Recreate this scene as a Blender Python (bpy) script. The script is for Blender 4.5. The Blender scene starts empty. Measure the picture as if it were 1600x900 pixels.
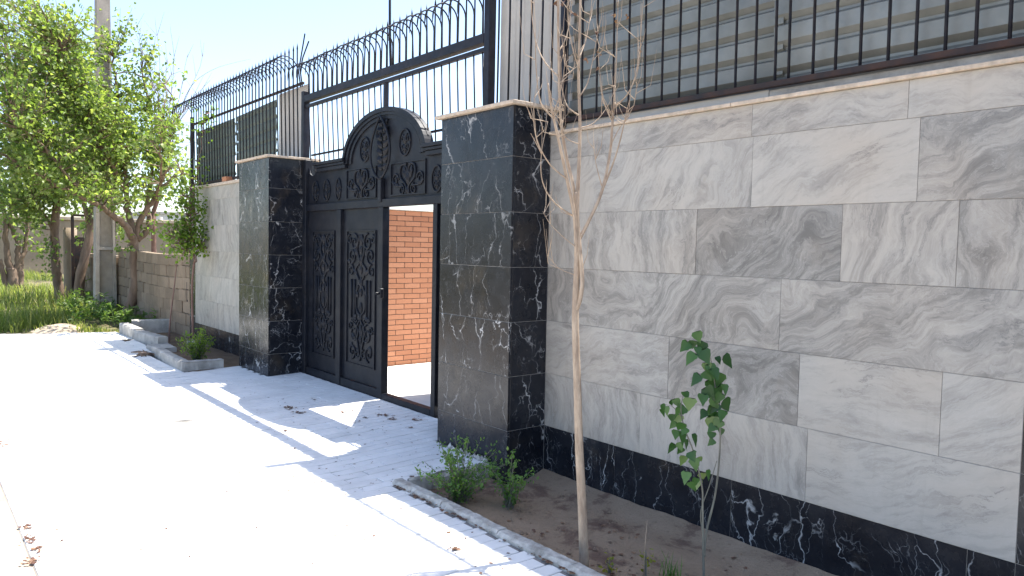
import bpy, bmesh, math, random
from mathutils import Vector, Matrix
import numpy as np
R = math.radians
random.seed(7)
scene = bpy.context.scene
col = scene.collection

# ------------------------------------------------------------------ camera
CAM = Vector((4.1733, -3.7643, 1.6387)); FPX = 1165.5
YAW, PITCH, ROLL = 0.8843, 0.0533, 0.0201
_fw0 = Vector((-math.sin(YAW), math.cos(YAW), 0)); _rt0 = Vector((math.cos(YAW), math.sin(YAW), 0)); _up0 = Vector((0, 0, 1))
FW = _fw0*math.cos(PITCH) - _up0*math.sin(PITCH); _u = _up0*math.cos(PITCH) + _fw0*math.sin(PITCH)
RT = _rt0*math.cos(ROLL) + _u*math.sin(ROLL); UP = -_rt0*math.sin(ROLL) + _u*math.cos(ROLL)
cd = bpy.data.cameras.new('camera'); cam = bpy.data.objects.new('camera', cd); col.objects.link(cam)
cd.sensor_width = 36; cd.lens = FPX/1600*36; cd.clip_start = 0.05; cd.clip_end = 1000
M4 = Matrix((RT, UP, -FW)).transposed().to_4x4(); M4.translation = CAM
cam.matrix_world = M4
scene.camera = cam

# ------------------------------------------------------------------ light
SUN = Vector((0.05, 0.41, 1.0)).normalized()
w = bpy.data.worlds.new('World'); scene.world = w; w.use_nodes = True
nt = w.node_tree; nt.nodes.clear()
sk = nt.nodes.new('ShaderNodeTexSky'); sk.sky_type = 'NISHITA'; sk.sun_disc = False
sk.sun_elevation = math.asin(SUN.z); sk.sun_rotation = math.atan2(SUN.x, SUN.y)
sk.altitude = 1100; sk.air_density = 1.0; sk.dust_density = 3.5; sk.ozone_density = 0.6
bg = nt.nodes.new('ShaderNodeBackground'); bg.inputs['Strength'].default_value = 0.14
wo = nt.nodes.new('ShaderNodeOutputWorld')
nt.links.new(sk.outputs[0], bg.inputs['Color']); nt.links.new(bg.outputs[0], wo.inputs['Surface'])
sl = bpy.data.lights.new('sun', 'SUN'); sl.energy = 4.6; sl.angle = R(0.53); sl.color = (1.0, 0.955, 0.88)
so = bpy.data.objects.new('sun', sl); col.objects.link(so); so.rotation_euler = SUN.to_track_quat('Z', 'Y').to_euler()
so.location = (0, 8, 20)
vs = scene.view_settings
vs.view_transform = 'Standard'; vs.look = 'None'; vs.gamma = 1; vs.use_curve_mapping = False
vs.exposure = 1.5

# ------------------------------------------------------------------ helpers
def ray(px, py): return FW + RT*((px-800)/FPX) - UP*((py-450)/FPX)
def at(px, py, axis, val):
    d = ray(px, py); return CAM + d*((val-CAM[axis])/d[axis])
def at_depth(px, py, t): return CAM + ray(px, py)*t            # t metres along the view axis

def tag(o, label=None, cat=None, group=None, kind=None):
    if label: o['label'] = label
    if cat: o['category'] = cat
    if group: o['group'] = group
    if kind: o['kind'] = kind
    return o
def empty(name, loc=(0, 0, 0)):
    o = bpy.data.objects.new(name, None); col.objects.link(o); o.location = loc; o.empty_display_size = .2; return o
def link(name, me, parent=None, loc=None):
    o = bpy.data.objects.new(name, me); col.objects.link(o)
    if parent is not None:
        o.parent = parent
        wl = Vector((0, 0, 0)); p_ = parent
        while p_ is not None: wl += p_.location; p_ = p_.parent
        o.location = (Vector(loc) if loc is not None else Vector((0, 0, 0))) - wl
    elif loc is not None: o.location = loc
    return o

class MB:
    def __init__(s): s.v = []; s.f = []; s.sm = []
    def add(s, vs_, fs, smooth=False):
        b = len(s.v); s.v.extend([tuple(q) for q in vs_]); s.f.extend([tuple(b+i for i in f) for f in fs]); s.sm.extend([smooth]*len(fs)); return s
    def box(s, x0, x1, y0, y1, z0, z1):
        return s.add([(x0,y0,z0),(x1,y0,z0),(x1,y1,z0),(x0,y1,z0),(x0,y0,z1),(x1,y0,z1),(x1,y1,z1),(x0,y1,z1)],
              [(0,3,2,1),(4,5,6,7),(0,1,5,4),(1,2,6,5),(2,3,7,6),(3,0,4,7)])
    def cbox(s, x0, x1, y0, y1, z0, z1, c=.004):       # box with chamfered edges all round
        X, Y, Z = (x0, x1), (y0, y1), (z0, z1); vs_ = []; idx = {}
        for i in (0,1):
            for j in (0,1):
                for k in (0,1):
                    sx, sy, sz = (1,-1)[i], (1,-1)[j], (1,-1)[k]
                    idx[i,j,k,0] = len(vs_); vs_.append((X[i], Y[j]+sy*c, Z[k]+sz*c))
                    idx[i,j,k,1] = len(vs_); vs_.append((X[i]+sx*c, Y[j], Z[k]+sz*c))
                    idx[i,j,k,2] = len(vs_); vs_.append((X[i]+sx*c, Y[j]+sy*c, Z[k]))
        fs = []
        for a in range(3):
            for e in (0,1):
                o1, o2 = (a+1)%3, (a+2)%3
                def key(u, v_):
                    q = [0,0,0]; q[a] = e; q[o1] = u; q[o2] = v_; return idx[q[0],q[1],q[2],a]
                f = [key(0,0), key(1,0), key(1,1), key(0,1)]
                fs.append(f if e else f[::-1])
        for a in range(3):
            o1, o2 = (a+1)%3, (a+2)%3
            for u in (0,1):
                for v_ in (0,1):
                    def kk(t, ax):
                        q = [0,0,0]; q[a] = t; q[o1] = u; q[o2] = v_; return idx[q[0],q[1],q[2],ax]
                    f = [kk(0,o1), kk(1,o1), kk(1,o2), kk(0,o2)]
                    fs.append(f if (u == v_) else f[::-1])
        for i in (0,1):
            for j in (0,1):
                for k in (0,1):
                    f = [idx[i,j,k,0], idx[i,j,k,1], idx[i,j,k,2]]
                    fs.append(f if (i+j+k) % 2 == 1 else f[::-1])
        return s.add(vs_, fs)
    def tube(s, pts, rad, n=6, cap=True, smooth=True):
        pts = [Vector(p) for p in pts]; m = len(pts)
        if not hasattr(rad, '__len__'): rad = [rad]*m
        rings = []; ref = Vector((0.13, 0.31, 0.94))
        t0 = (pts[1]-pts[0]).normalized()
        if abs(t0.dot(ref)) > .9: ref = Vector((1, .2, 0))
        nrm = (ref - t0*ref.dot(t0)).normalized()
        for i in range(m):
            t = (pts[min(i+1, m-1)] - pts[max(i-1, 0)])
            t = t.normalized() if t.length > 1e-9 else t0
            nrm = nrm - t*nrm.dot(t)
            if nrm.length < 1e-6: nrm = t.orthogonal()
            nrm.normalize(); bi = t.cross(nrm)
            rings.append([pts[i] + (nrm*math.cos(2*math.pi*k/n) + bi*math.sin(2*math.pi*k/n))*rad[i] for k in range(n)])
        vs_ = [q for r_ in rings for q in r_]; fs = []
        for i in range(m-1):
            for k in range(n):
                fs.append((i*n+k, i*n+(k+1) % n, (i+1)*n+(k+1) % n, (i+1)*n+k))
        if cap: fs.append(tuple(range(n))[::-1]); fs.append(tuple((m-1)*n+k for k in range(n)))
        return s.add(vs_, fs, smooth)
    def mesh(s, name, mat):
        me = bpy.data.meshes.new(name); me.from_pydata(s.v, [], s.f); me.update()
        if any(s.sm): me.polygons.foreach_set('use_smooth', s.sm)
        if mat is not None: me.materials.append(mat)
        return me
    def build(s, name, mat, parent=None, loc=None):
        return link(name, s.mesh(name, mat), parent, loc)

# ------------------------------------------------------------------ materials
def newmat(name):
    m = bpy.data.materials.new(name); m.use_nodes = True; n = m.node_tree
    return m, n, n.nodes['Principled BSDF'], n.links
def N(n, t, **kw):
    x = n.nodes.new(t)
    for k, v in kw.items():
        if hasattr(x, k) and k not in x.inputs: setattr(x, k, v)
        else: x.inputs[k].default_value = v
    return x
def noise(n, vec, scale, detail=4, rough=.55, dist=0.0):
    x = n.nodes.new('ShaderNodeTexNoise'); x.inputs['Scale'].default_value = scale; x.inputs['Detail'].default_value = detail
    x.inputs['Roughness'].default_value = rough; x.inputs['Distortion'].default_value = dist
    if vec is not None: n.links.new(vec, x.inputs['Vector'])
    return x
def ramp(n, fac, stops, interp='LINEAR'):
    x = n.nodes.new('ShaderNodeValToRGB'); cr = x.color_ramp; cr.interpolation = interp
    while len(cr.elements) < len(stops): cr.elements.new(.5)
    for e, (p, c) in zip(cr.elements, stops):
        e.position = p; e.color = (c, c, c, 1) if not hasattr(c, '__len__') else (*c, 1)
    n.links.new(fac, x.inputs['Fac']); return x
def mix(n, fac, a, b, mode='MIX'):
    x = n.nodes.new('ShaderNodeMix'); x.data_type = 'RGBA'; x.blend_type = mode
    for s_, v in ((0, fac), (6, a), (7, b)):
        if isinstance(v, (int, float)): x.inputs[s_].default_value = v
        elif isinstance(v, tuple): x.inputs[s_].default_value = (*v, 1)
        else: n.links.new(v, x.inputs[s_])
    return x.outputs[2]
def math_(n, op, a, b=0.0, clamp=False):
    x = n.nodes.new('ShaderNodeMath'); x.operation = op; x.use_clamp = clamp
    for s_, v in ((0, a), (1, b)):
        if isinstance(v, (int, float)): x.inputs[s_].default_value = v
        else: n.links.new(v, x.inputs[s_])
    return x.outputs[0]
def bump(n, bsdf, h, strength=.3, dist=.01):
    b = n.nodes.new('ShaderNodeBump'); b.inputs['Strength'].default_value = strength; b.inputs['Distance'].default_value = dist
    n.links.new(h, b.inputs['Height']); n.links.new(b.outputs[0], bsdf.inputs['Normal'])
def pos(n): return n.nodes.new('ShaderNodeNewGeometry').outputs['Position']
def island(n): return n.nodes.new('ShaderNodeNewGeometry').outputs['Random Per Island']
def orand(n): return n.nodes.new('ShaderNodeObjectInfo').outputs['Random']
def tilepos(n, k=31.0):
    """world position pushed by a random amount per object, so that every piece has its own figure"""
    cx = n.nodes.new('ShaderNodeCombineXYZ'); r = orand(n)
    n.links.new(math_(n, 'MULTIPLY', r, k), cx.inputs[0]); n.links.new(math_(n, 'MULTIPLY', r, k*1.7), cx.inputs[2])
    a = n.nodes.new('ShaderNodeVectorMath'); a.operation = 'ADD'; n.links.new(pos(n), a.inputs[0]); n.links.new(cx.outputs[0], a.inputs[1])
    return a.outputs[0]
def warp(n, vec, scale, amt, detail=3):
    nz = noise(n, vec, scale, detail)
    sub = n.nodes.new('ShaderNodeVectorMath'); sub.operation = 'SUBTRACT'; n.links.new(nz.outputs['Color'], sub.inputs[0]); sub.inputs[1].default_value = (.5, .5, .5)
    sc = n.nodes.new('ShaderNodeVectorMath'); sc.operation = 'SCALE'; n.links.new(sub.outputs[0], sc.inputs[0])
    if isinstance(amt, (int, float)): sc.inputs['Scale'].default_value = amt
    else: n.links.new(amt, sc.inputs['Scale'])
    a = n.nodes.new('ShaderNodeVectorMath'); a.operation = 'ADD'; n.links.new(vec, a.inputs[0]); n.links.new(sc.outputs[0], a.inputs[1])
    return a.outputs[0]

def plain(name, c, rough=.6, metal=0.0, var=.25, scale=8, bumpk=0.0, bscale=40, c2=None):
    m, n, b, L = newmat(name)
    nz = noise(n, pos(n), scale, 5, .6)
    lo = tuple(v*(1-var) for v in c) if c2 is None else c2
    hi = tuple(min(1, v*(1+var)) for v in c) if c2 is None else c
    r = ramp(n, nz.outputs['Fac'], [(.32, lo), (.68, hi)])
    L.new(r.outputs[0], b.inputs['Base Color']); b.inputs['Roughness'].default_value = rough; b.inputs['Metallic'].default_value = metal
    if bumpk: bump(n, b, noise(n, pos(n), bscale, 6, .65).outputs['Fac'], bumpk, .01)
    return m

def mat_marble():
    m, n, b, L = newmat('grey_white_marble')
    oi = n.nodes.new('ShaderNodeObjectInfo'); sep = n.nodes.new('ShaderNodeSeparateColor'); L.new(oi.outputs['Color'], sep.inputs[0])
    ang, dark, swirl = sep.outputs[0], sep.outputs[1], sep.outputs[2]
    p0 = tilepos(n)
    rot = n.nodes.new('ShaderNodeVectorRotate'); rot.rotation_type = 'Y_AXIS'
    L.new(p0, rot.inputs['Vector']); L.new(math_(n, 'MULTIPLY', ang, 6.2832), rot.inputs['Angle'])
    wv = warp(n, rot.outputs[0], 1.3, math_(n, 'MULTIPLY', swirl, 1.5), 2.5)
    wv = warp(n, wv, 6.0, math_(n, 'ADD', math_(n, 'MULTIPLY', dark, .16), .03), 5)
    wv = warp(n, wv, 22.0, .028, 4)
    sc = n.nodes.new('ShaderNodeMapping'); sc.inputs['Scale'].default_value = (.75, 1, 3.9); L.new(wv, sc.inputs['Vector'])
    band = noise(n, sc.outputs[0], 2.1, 10, .72)
    fine = noise(n, sc.outputs[0], 7.5, 9, .74)
    cloud = noise(n, p0, 1.6, 3, .5)
    v = math_(n, 'ADD', math_(n, 'MULTIPLY', band.outputs['Fac'], .60), math_(n, 'MULTIPLY', fine.outputs['Fac'], .40))
    v = math_(n, 'SUBTRACT', v, math_(n, 'MULTIPLY', math_(n, 'SUBTRACT', dark, .44), .31))
    r = ramp(n, v, [(.30, (.150, .143, .133)), (.40, (.245, .233, .215)), (.475, (.335, .317, .290)), (.56, (.415, .391, .353)), (.72, (.475, .447, .402))])
    # thin charcoal seams
    seam = math_(n, 'ABSOLUTE', math_(n, 'SUBTRACT', band.outputs['Fac'], .455))
    sm = ramp(n, seam, [(0, 1.0), (.012, 0.0)])
    msk = ramp(n, noise(n, wv, 2.2, 3).outputs['Fac'], [(.47, 0), (.62, 1)])
    k = math_(n, 'MULTIPLY', math_(n, 'MULTIPLY', sm.outputs[0], msk.outputs[0]), .62)
    c = mix(n, k, r.outputs[0], (.10, .102, .11))
    seam2 = math_(n, 'ABSOLUTE', math_(n, 'SUBTRACT', fine.outputs['Fac'], .52))
    sm2 = ramp(n, seam2, [(0, 1.0), (.012, 0.0)])
    k2 = math_(n, 'MULTIPLY', math_(n, 'MULTIPLY', sm2.outputs[0], math_(n, 'SUBTRACT', 1.0, msk.outputs[0])), .45)
    c = mix(n, k2, c, (.52, .51, .49))
    wm = ramp(n, cloud.outputs['Fac'], [(.42, 0), (.68, .5)])
    c = mix(n, wm.outputs[0], c, (.99, .90, .82), 'MULTIPLY')
    stain = ramp(n, noise(n, p0, 3.1, 5, .6).outputs['Fac'], [(.60, 0), (.78, .28)])
    c = mix(n, stain.outputs[0], c, (.36, .30, .235))
    # rain streaks and dust with their own shape, running down from the coping
    st_ = n.nodes.new('ShaderNodeMapping'); st_.inputs['Scale'].default_value = (9, 1, .5); L.new(pos(n), st_.inputs['Vector'])
    sk_ = ramp(n, noise(n, st_.outputs[0], 1.6, 5, .6).outputs['Fac'], [(.56, 0), (.75, .22)])
    c = mix(n, sk_.outputs[0], c, (.25, .215, .175))
    L.new(c, b.inputs['Base Color'])
    rr = ramp(n, noise(n, p0, 30, 4).outputs['Fac'], [(.3, .34), (.7, .5)]); L.new(rr.outputs[0], b.inputs['Roughness'])
    b.inputs['Specular IOR Level'].default_value = .4
    return m

def mat_black_stone():
    m, n, b, L = newmat('black_veined_marble')
    p0 = tilepos(n, 23.0)
    w1 = warp(n, p0, 2.6, .40, 4); w2 = warp(n, w1, 14, .06, 5)
    base = ramp(n, noise(n, w1, 3.0, 6, .6).outputs['Fac'], [(.35, (.007, .0085, .013)), (.6, (.014, .0165, .023)), (.78, (.030, .031, .033))])
    brm = ramp(n, noise(n, p0, 2.4, 6, .62).outputs['Fac'], [(.55, 0), (.80, .75)])
    c = mix(n, brm.outputs[0], base.outputs[0], (.075, .057, .038))
    def veins(vec, scale, width, lo, hi, ns, stretch):
        mp = n.nodes.new('ShaderNodeMapping'); mp.inputs['Scale'].default_value = stretch; mp.inputs['Rotation'].default_value = (0, .5, 0); L.new(vec, mp.inputs['Vector'])
        vo = n.nodes.new('ShaderNodeTexVoronoi'); vo.feature = 'DISTANCE_TO_EDGE'; vo.inputs['Scale'].default_value = scale; L.new(mp.outputs[0], vo.inputs['Vector'])
        wd = math_(n, 'MULTIPLY', ramp(n, noise(n, p0, ns*1.7, 3).outputs['Fac'], [(.4, .15), (.75, 1)]).outputs[0], width)
        ln = math_(n, 'SUBTRACT', 1.0, math_(n, 'DIVIDE', vo.outputs['Distance'], wd), True)
        mk = ramp(n, noise(n, p0, ns, 4, .6).outputs['Fac'], [(lo, 0), (hi, 1)])
        return math_(n, 'MULTIPLY', ln, mk.outputs[0], True)
    v1 = veins(w2, 1.8, .024, .40, .52, 2.6, (2.2, 1.2, .5)); v2 = veins(w2, 4.8, .034, .50, .62, 4.0, (2.0, 1.2, .55)); v3 = veins(w2, 16, .07, .56, .68, 3.2, (1.5, 1, .7))
    k = math_(n, 'MAXIMUM', v1, math_(n, 'MAXIMUM', math_(n, 'MULTIPLY', v2, .75), math_(n, 'MULTIPLY', v3, .5)))
    vc = mix(n, brm.outputs[0], (.56, .56, .56), (.34, .25, .15))
    amt = ramp(n, math_(n, 'FRACT', math_(n, 'MULTIPLY', orand(n), 7.31)), [(0, .25), (.5, .75), (1, 1.0)])
    c = mix(n, math_(n, 'MULTIPLY', k, amt.outputs[0]), c, vc)
    blot = ramp(n, noise(n, w1, 2.3, 7, .6, .6).outputs['Fac'], [(.67, 0), (.70, .85)])
    c = mix(n, blot.outputs[0], c, (.42, .42, .41))
    dust = ramp(n, noise(n, pos(n), 9, 6, .7).outputs['Fac'], [(.4, 0), (.8, .035)])
    c = mix(n, dust.outputs[0], c, (.3, .28, .25))
    L.new(c, b.inputs['Base Color'])
    rr = ramp(n, noise(n, p0, 12, 5).outputs['Fac'], [(.3, .17), (.7, .32)]); L.new(rr.outputs[0], b.inputs['Roughness']); b.inputs['Specular IOR Level'].default_value = .30
    return m

def mat_paver():
    m, n, b, L = newmat('whitewashed_paver')
    isl = math_(n, 'ADD', island(n), orand(n)); isl = math_(n, 'FRACT', isl)
    nz = noise(n, pos(n), 3.0, 6, .6); fz = noise(n, pos(n), 45, 5, .7)
    c = ramp(n, nz.outputs['Fac'], [(.3, (.70, .685, .655)), (.55, (.79, .775, .745)), (.8, (.83, .815, .785))]).outputs[0]
    c = mix(n, .75, c, ramp(n, isl, [(0, .92), (1, 1.0)]).outputs[0], 'MULTIPLY')
    sp = ramp(n, fz.outputs['Fac'], [(.62, 0), (.75, .3)])
    c = mix(n, sp.outputs[0], c, (.27, .25, .23))
    L.new(c, b.inputs['Base Color']); b.inputs['Roughness'].default_value = .75
    bump(n, b, fz.outputs['Fac'], .35, .004)
    return m

def mat_soil(name, stops, scale=5.0, bk=.8):
    m, n, b, L = newmat(name)
    nz = noise(n, pos(n), scale, 8, .65, .3); f = noise(n, pos(n), 60, 6, .7)
    c = ramp(n, nz.outputs['Fac'], stops).outputs[0]
    c = mix(n, .5, c, ramp(n, f.outputs['Fac'], [(.3, .65), (.7, 1.0)]).outputs[0], 'MULTIPLY')
    L.new(c, b.inputs['Base Color']); b.inputs['Roughness'].default_value = .95; b.inputs['Specular IOR Level'].default_value = .15
    bump(n, b, f.outputs['Fac'], bk, .02)
    return m

def mat_leaf(name, stops, trans=.55, rough=.45):
    m, n, b, L = newmat(name)
    r = math_(n, 'FRACT', math_(n, 'ADD', island(n), orand(n)))
    c = ramp(n, r, stops)
    big = ramp(n, noise(n, pos(n), .9, 2).outputs['Fac'], [(.3, .75), (.7, 1.15)])
    cc = mix(n, 1.0, c.outputs[0], big.outputs[0], 'MULTIPLY')
    L.new(cc, b.inputs['Base Color']); b.inputs['Roughness'].default_value = rough
    t = n.nodes.new('ShaderNodeBsdfTranslucent')
    tc = mix(n, 1.0, cc, (1.7, 1.75, .8), 'MULTIPLY'); L.new(tc, t.inputs['Color'])
    ms = n.nodes.new('ShaderNodeMixShader'); ms.inputs[0].default_value = trans
    L.new(b.outputs[0], ms.inputs[1]); L.new(t.outputs[0], ms.inputs[2])
    L.new(ms.outputs[0], n.nodes['Material Output'].inputs['Surface'])
    return m

def mat_bark(name, a, c2, sc=14):
    m, n, b, L = newmat(name)
    mp = n.nodes.new('ShaderNodeMapping'); mp.inputs['Scale'].default_value = (1, 1, .3); L.new(pos(n), mp.inputs['Vector'])
    nz = noise(n, mp.outputs[0], sc, 7, .65)
    L.new(ramp(n, nz.outputs['Fac'], [(.33, a), (.66, c2)]).outputs[0], b.inputs['Base Color']); b.inputs['Roughness'].default_value = .9
    bump(n, b, nz.outputs['Fac'], .7, .015)
    return m

def mat_sheet(name, hi, lo, metal, rough, rust=.0):
    m, n, b, L = newmat(name)
    nz = noise(n, pos(n), 2.5, 6, .6); fz = noise(n, pos(n), 22, 6, .7)
    c = ramp(n, nz.outputs['Fac'], [(.3, lo), (.7, hi)]).outputs[0]
    c = mix(n, .5, c, ramp(n, fz.outputs['Fac'], [(.3, .8), (.7, 1)]).outputs[0], 'MULTIPLY')
    if rust:
        rm = ramp(n, noise(n, pos(n), 6, 6, .7).outputs['Fac'], [(.66, 0), (.76, rust)])
        c = mix(n, rm.outputs[0], c, (.16, .07, .035))
    L.new(c, b.inputs['Base Color']); b.inputs['Metallic'].default_value = metal
    rr = ramp(n, fz.outputs['Fac'], [(.3, rough), (.7, rough+.15)]); L.new(rr.outputs[0], b.inputs['Roughness'])
    bump(n, b, nz.outputs['Fac'], .15, .02)
    return m

def mat_brick():
    m, n, b, L = newmat('orange_facing_brick')
    r = math_(n, 'FRACT', math_(n, 'ADD', island(n), orand(n)))
    c = ramp(n, r, [(0, (.355, .145, .072)), (.3, (.40, .170, .084)), (.7, (.43, .185, .094)), (1, (.46, .21, .112))]).outputs[0]
    fz = noise(n, pos(n), 40, 5, .65)
    c = mix(n, .45, c, ramp(n, fz.outputs['Fac'], [(.3, .72), (.7, 1)]).outputs[0], 'MULTIPLY')
    L.new(c, b.inputs['Base Color']); b.inputs['Roughness'].default_value = .8
    bump(n, b, fz.outputs['Fac'], .3, .004)
    return m

def mat_block():
    m, n, b, L = newmat('grey_brown_concrete_block')
    r = orand(n)
    c = ramp(n, r, [(0, (.21, .158, .108)), (.5, (.255, .19, .13)), (1, (.30, .228, .16))]).outputs[0]
    nz = noise(n, pos(n), 6, 7, .65); fz = noise(n, pos(n), 70, 4, .7)
    c = mix(n, .6, c, ramp(n, nz.outputs['Fac'], [(.3, .62), (.7, 1.05)]).outputs[0], 'MULTIPLY')
    L.new(c, b.inputs['Base Color']); b.inputs['Roughness'].default_value = .95
    bump(n, b, fz.outputs['Fac'], .7, .01)
    return m

M = dict(
 marble=mat_marble(), black=mat_black_stone(), paver=mat_paver(), brick=mat_brick(), block=mat_block(),
 joint=plain('pale_tile_joint', (.30, .285, .26), .9), dmortar=plain('dark_brick_mortar', (.085, .06, .05), .95),
 grout=plain('grey_grout', (.33, .32, .31), .9), bed=plain('dusty_joint_sand', (.20, .185, .17), .95, scale=6),
 travertine=plain('tan_travertine', (.50, .41, .32), .7, var=.22, scale=22, bumpk=.4),
 gate=plain('black_gate_paint', (.0065, .0090, .0155), .5, 0.0, .25, 12, .06, 120),
 bar=plain('blue_black_bar_paint', (.010, .013, .022), .5, 0.0, .3, 15),
 rust=plain('rusty_dark_steel', (.055, .026, .018), .75, 0.0, .4, 10, c2=(.016, .015, .018)),
 galv=mat_sheet('galvanised_sheet', (.275, .28, .26), (.17, .175, .16), .4, .36, .5),
 galv_v=mat_sheet('dull_galvanised_sheet', (.58, .55, .50), (.48, .455, .415), .1, .55, .2),
 dark_sheet=mat_sheet('dark_green_grey_sheet', (.145, .175, .16), (.095, .12, .11), .15, .5, .2),
 concrete=plain('weathered_concrete', (.37, .35, .32), .9, var=.3, scale=7, bumpk=.5),
 kerb=plain('chipped_white_kerb', (.60, .57, .52), .9, scale=14, bumpk=.8, c2=(.26, .24, .21)),
 pole=plain('pole_concrete', (.36, .32, .275), .9, var=.16, scale=5, bumpk=.35),
 soil=mat_soil('damp_garden_soil', [(.32, (.155, .098, .075)), (.42, (.22, .148, .108)), (.49, (.34, .25, .172)), (.75, (.41, .305, .215))], 3.2),
 soil_far=mat_soil('brown_garden_soil', [(.3, (.12, .085, .06)), (.7, (.22, .16, .11))], 5),
 dirt=mat_soil('dry_pale_dirt', [(.3, (.36, .29, .215)), (.7, (.52, .435, .335))], 2.0, .5),
 field=mat_soil('field_earth', [(.3, (.09, .10, .045)), (.55, (.17, .15, .08)), (.75, (.30, .235, .16))], .6, .5),
 mud=mat_soil('mud_plaster', [(.3, (.28, .22, .16)), (.7, (.37, .295, .22))], 1.5, .4),
 litter=mat_leaf('dry_brown_leaf', [(0, (.10, .048, .033)), (.5, (.17, .088, .055)), (1, (.27, .16, .095))], .12),
 bark=mat_bark('brown_bark', (.10, .066, .046), (.24, .165, .115), 9),
 bark_pale=mat_bark('pale_tan_bark', (.27, .20, .145), (.47, .37, .275), 26),
 twig=mat_bark('reddish_twig', (.16, .09, .07), (.27, .165, .13), 22),
 stem=mat_bark('grey_green_stem', (.13, .125, .10), (.22, .21, .165), 20),
 leaf_main=mat_leaf('mulberry_leaf', [(0, (.095, .15, .045)), (.5, (.165, .235, .065)), (.85, (.235, .295, .09)), (1, (.33, .37, .16))]),
 leaf_dark=mat_leaf('shade_tree_leaf', [(0, (.095, .145, .05)), (.6, (.17, .235, .075)), (1, (.27, .33, .12))]),
 leaf_lime=mat_leaf('lime_leaf', [(0, (.09, .16, .028)), (.6, (.14, .23, .035)), (1, (.23, .30, .055))]),
 leaf_poplar=mat_leaf('poplar_leaf', [(0, (.022, .068, .016)), (.5, (.042, .11, .025)), (.85, (.07, .15, .038)), (1, (.19, .25, .10))], .28, .42),
 leaf_bush=mat_leaf('bush_leaf', [(0, (.06, .13, .025)), (.6, (.10, .20, .04)), (1, (.17, .27, .06))], .35),
 leaf_yellow=mat_leaf('yellow_leaf', [(0, (.17, .20, .03)), (.6, (.26, .25, .035)), (1, (.32, .28, .05))], .4),
 grass=mat_leaf('meadow_grass', [(0, (.13, .18, .05)), (.5, (.20, .25, .07)), (.85, (.28, .31, .10)), (1, (.44, .39, .19))], .5, .6),
 weed=mat_leaf('broad_weed_leaf', [(0, (.06, .12, .028)), (.6, (.10, .175, .04)), (1, (.17, .23, .08))], .45),
 white_wall=plain('whitewashed_render', (.62, .60, .56), .9),
 slab=plain('courtyard_stone_slab', (.72, .69, .63), .7, var=.08, scale=3),
)

def add_dust(m, amt, scale, colr):
    n = m.node_tree; b = n.nodes['Principled BSDF']; src = b.inputs['Base Color'].links[0].from_socket
    d = ramp(n, noise(n, pos(n), scale, 7, .7).outputs['Fac'], [(.42, 0), (.80, amt)])
    n.links.new(mix(n, d.outputs[0], src, colr), b.inputs['Base Color'])
add_dust(M['gate'], .10, 5.0, (.20, .17, .14)); add_dust(M['bar'], .10, 9.0, (.20, .12, .08))
for k_ in ('gate', 'bar'):
    M[k_].node_tree.nodes['Principled BSDF'].inputs['Specular IOR Level'].default_value = .24
# ------------------------------------------------------------------ ground
def gz(x, y): return .05*max(0.0, min(1.0, (y+1.25)/1.35))
def sheet(name, mat, x0, x1, y0, y1, z, kind='structure', nx=1, ny=1, zf=None):
    mb = MB(); vs_ = []; fs = []
    for i in range(nx+1):
        for j in range(ny+1):
            x = x0+(x1-x0)*i/nx; y = y0+(y1-y0)*j/ny; vs_.append((x, y, z if zf is None else zf(x, y)))
    for i in range(nx):
        for j in range(ny):
            a = i*(ny+1)+j; fs.append((a, a+ny+1, a+ny+2, a+1))
    mb.add(vs_, fs, True); o = mb.build(name, M[mat]); tag(o, kind=kind); return o
g = sheet('ground', 'dirt', -300, 300, -300, 300, -.17)
from mathutils import noise as mn
def fn(x, y, s=1.0): return mn.noise(Vector((x*s, y*s, 3.3)))
sheet('field', 'field', -160, -9.2, -120, 120, 0, nx=150, ny=240, zf=lambda x, y: -.035 + .03*fn(x, y, .7) + (-.012*(abs(x+9.2) < .01)))
sheet('road_verge', 'dirt', -9.19, 60, -120, -3.26, 0, nx=60, ny=100, zf=lambda x, y: -.010+.006*fn(x, y, .9))
def soil_z(x, y): return -.085 + .022*fn(x, y, 1.6) + .012*fn(x, y, 5) + .006*fn(x, y, 14) + .05*max(0, 1-abs(y)/.18)
sheet('planting_bed', 'soil', -.2, 6.5, -1.10, -.002, 0, nx=150, ny=28, zf=soil_z)
sheet('far_planting_bed', 'soil_far', -9.98, -5.52, -1.0, -.002, 0, nx=60, ny=16, zf=lambda x, y: .0+.03*fn(x, y, 2)+.012*fn(x, y, 7))

# paving of narrow whitewashed pavers, rows running out from the wall
def paved(x, y):
    if y < -3.28 or x > 7 or x < -10.45+(y+.82)*.42: return False
    if x > -.235: return y < -1.175
    if x > -.916: return y < -.37
    if x > -4.589: return y < .05
    if x > -5.6: return y < -.37
    if x > -7.42: return y < -1.06
    if x > -8.4: return y < -.86
    return y < -.84
def edgelimit(x):
    if x > -.235: return -1.172
    if x > -.916: return -.366
    if x > -4.589: return .056
    if x > -5.6: return -.366
    if x > -7.42: return -1.05
    if x > -8.4: return -.85
    return -.83
bed = MB(); vs_ = []; fs = []
for (x0, x1, y1) in ((-.235, 7.5, -1.175), (-.916, -.2351, -.363), (-4.588, -.9161, .058), (-5.6, -4.5881, -.363), (-7.42, -5.6001, -1.05), (-8.4, -7.4201, -.85), (-9.19, -8.4001, -.83)):
    ys = [-3.28, -1.25, y1] if y1 > -1.25 else [-3.28, y1]
    for a, b_ in zip(ys[:-1], ys[1:]):
        bed.add([(x0, a, gz(x0, a)-.007), (x1, a, gz(x1, a)-.007), (x1, b_, gz(x1, b_)-.007), (x0, b_, gz(x0, b_)-.007)], [(0, 1, 2, 3)])
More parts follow.
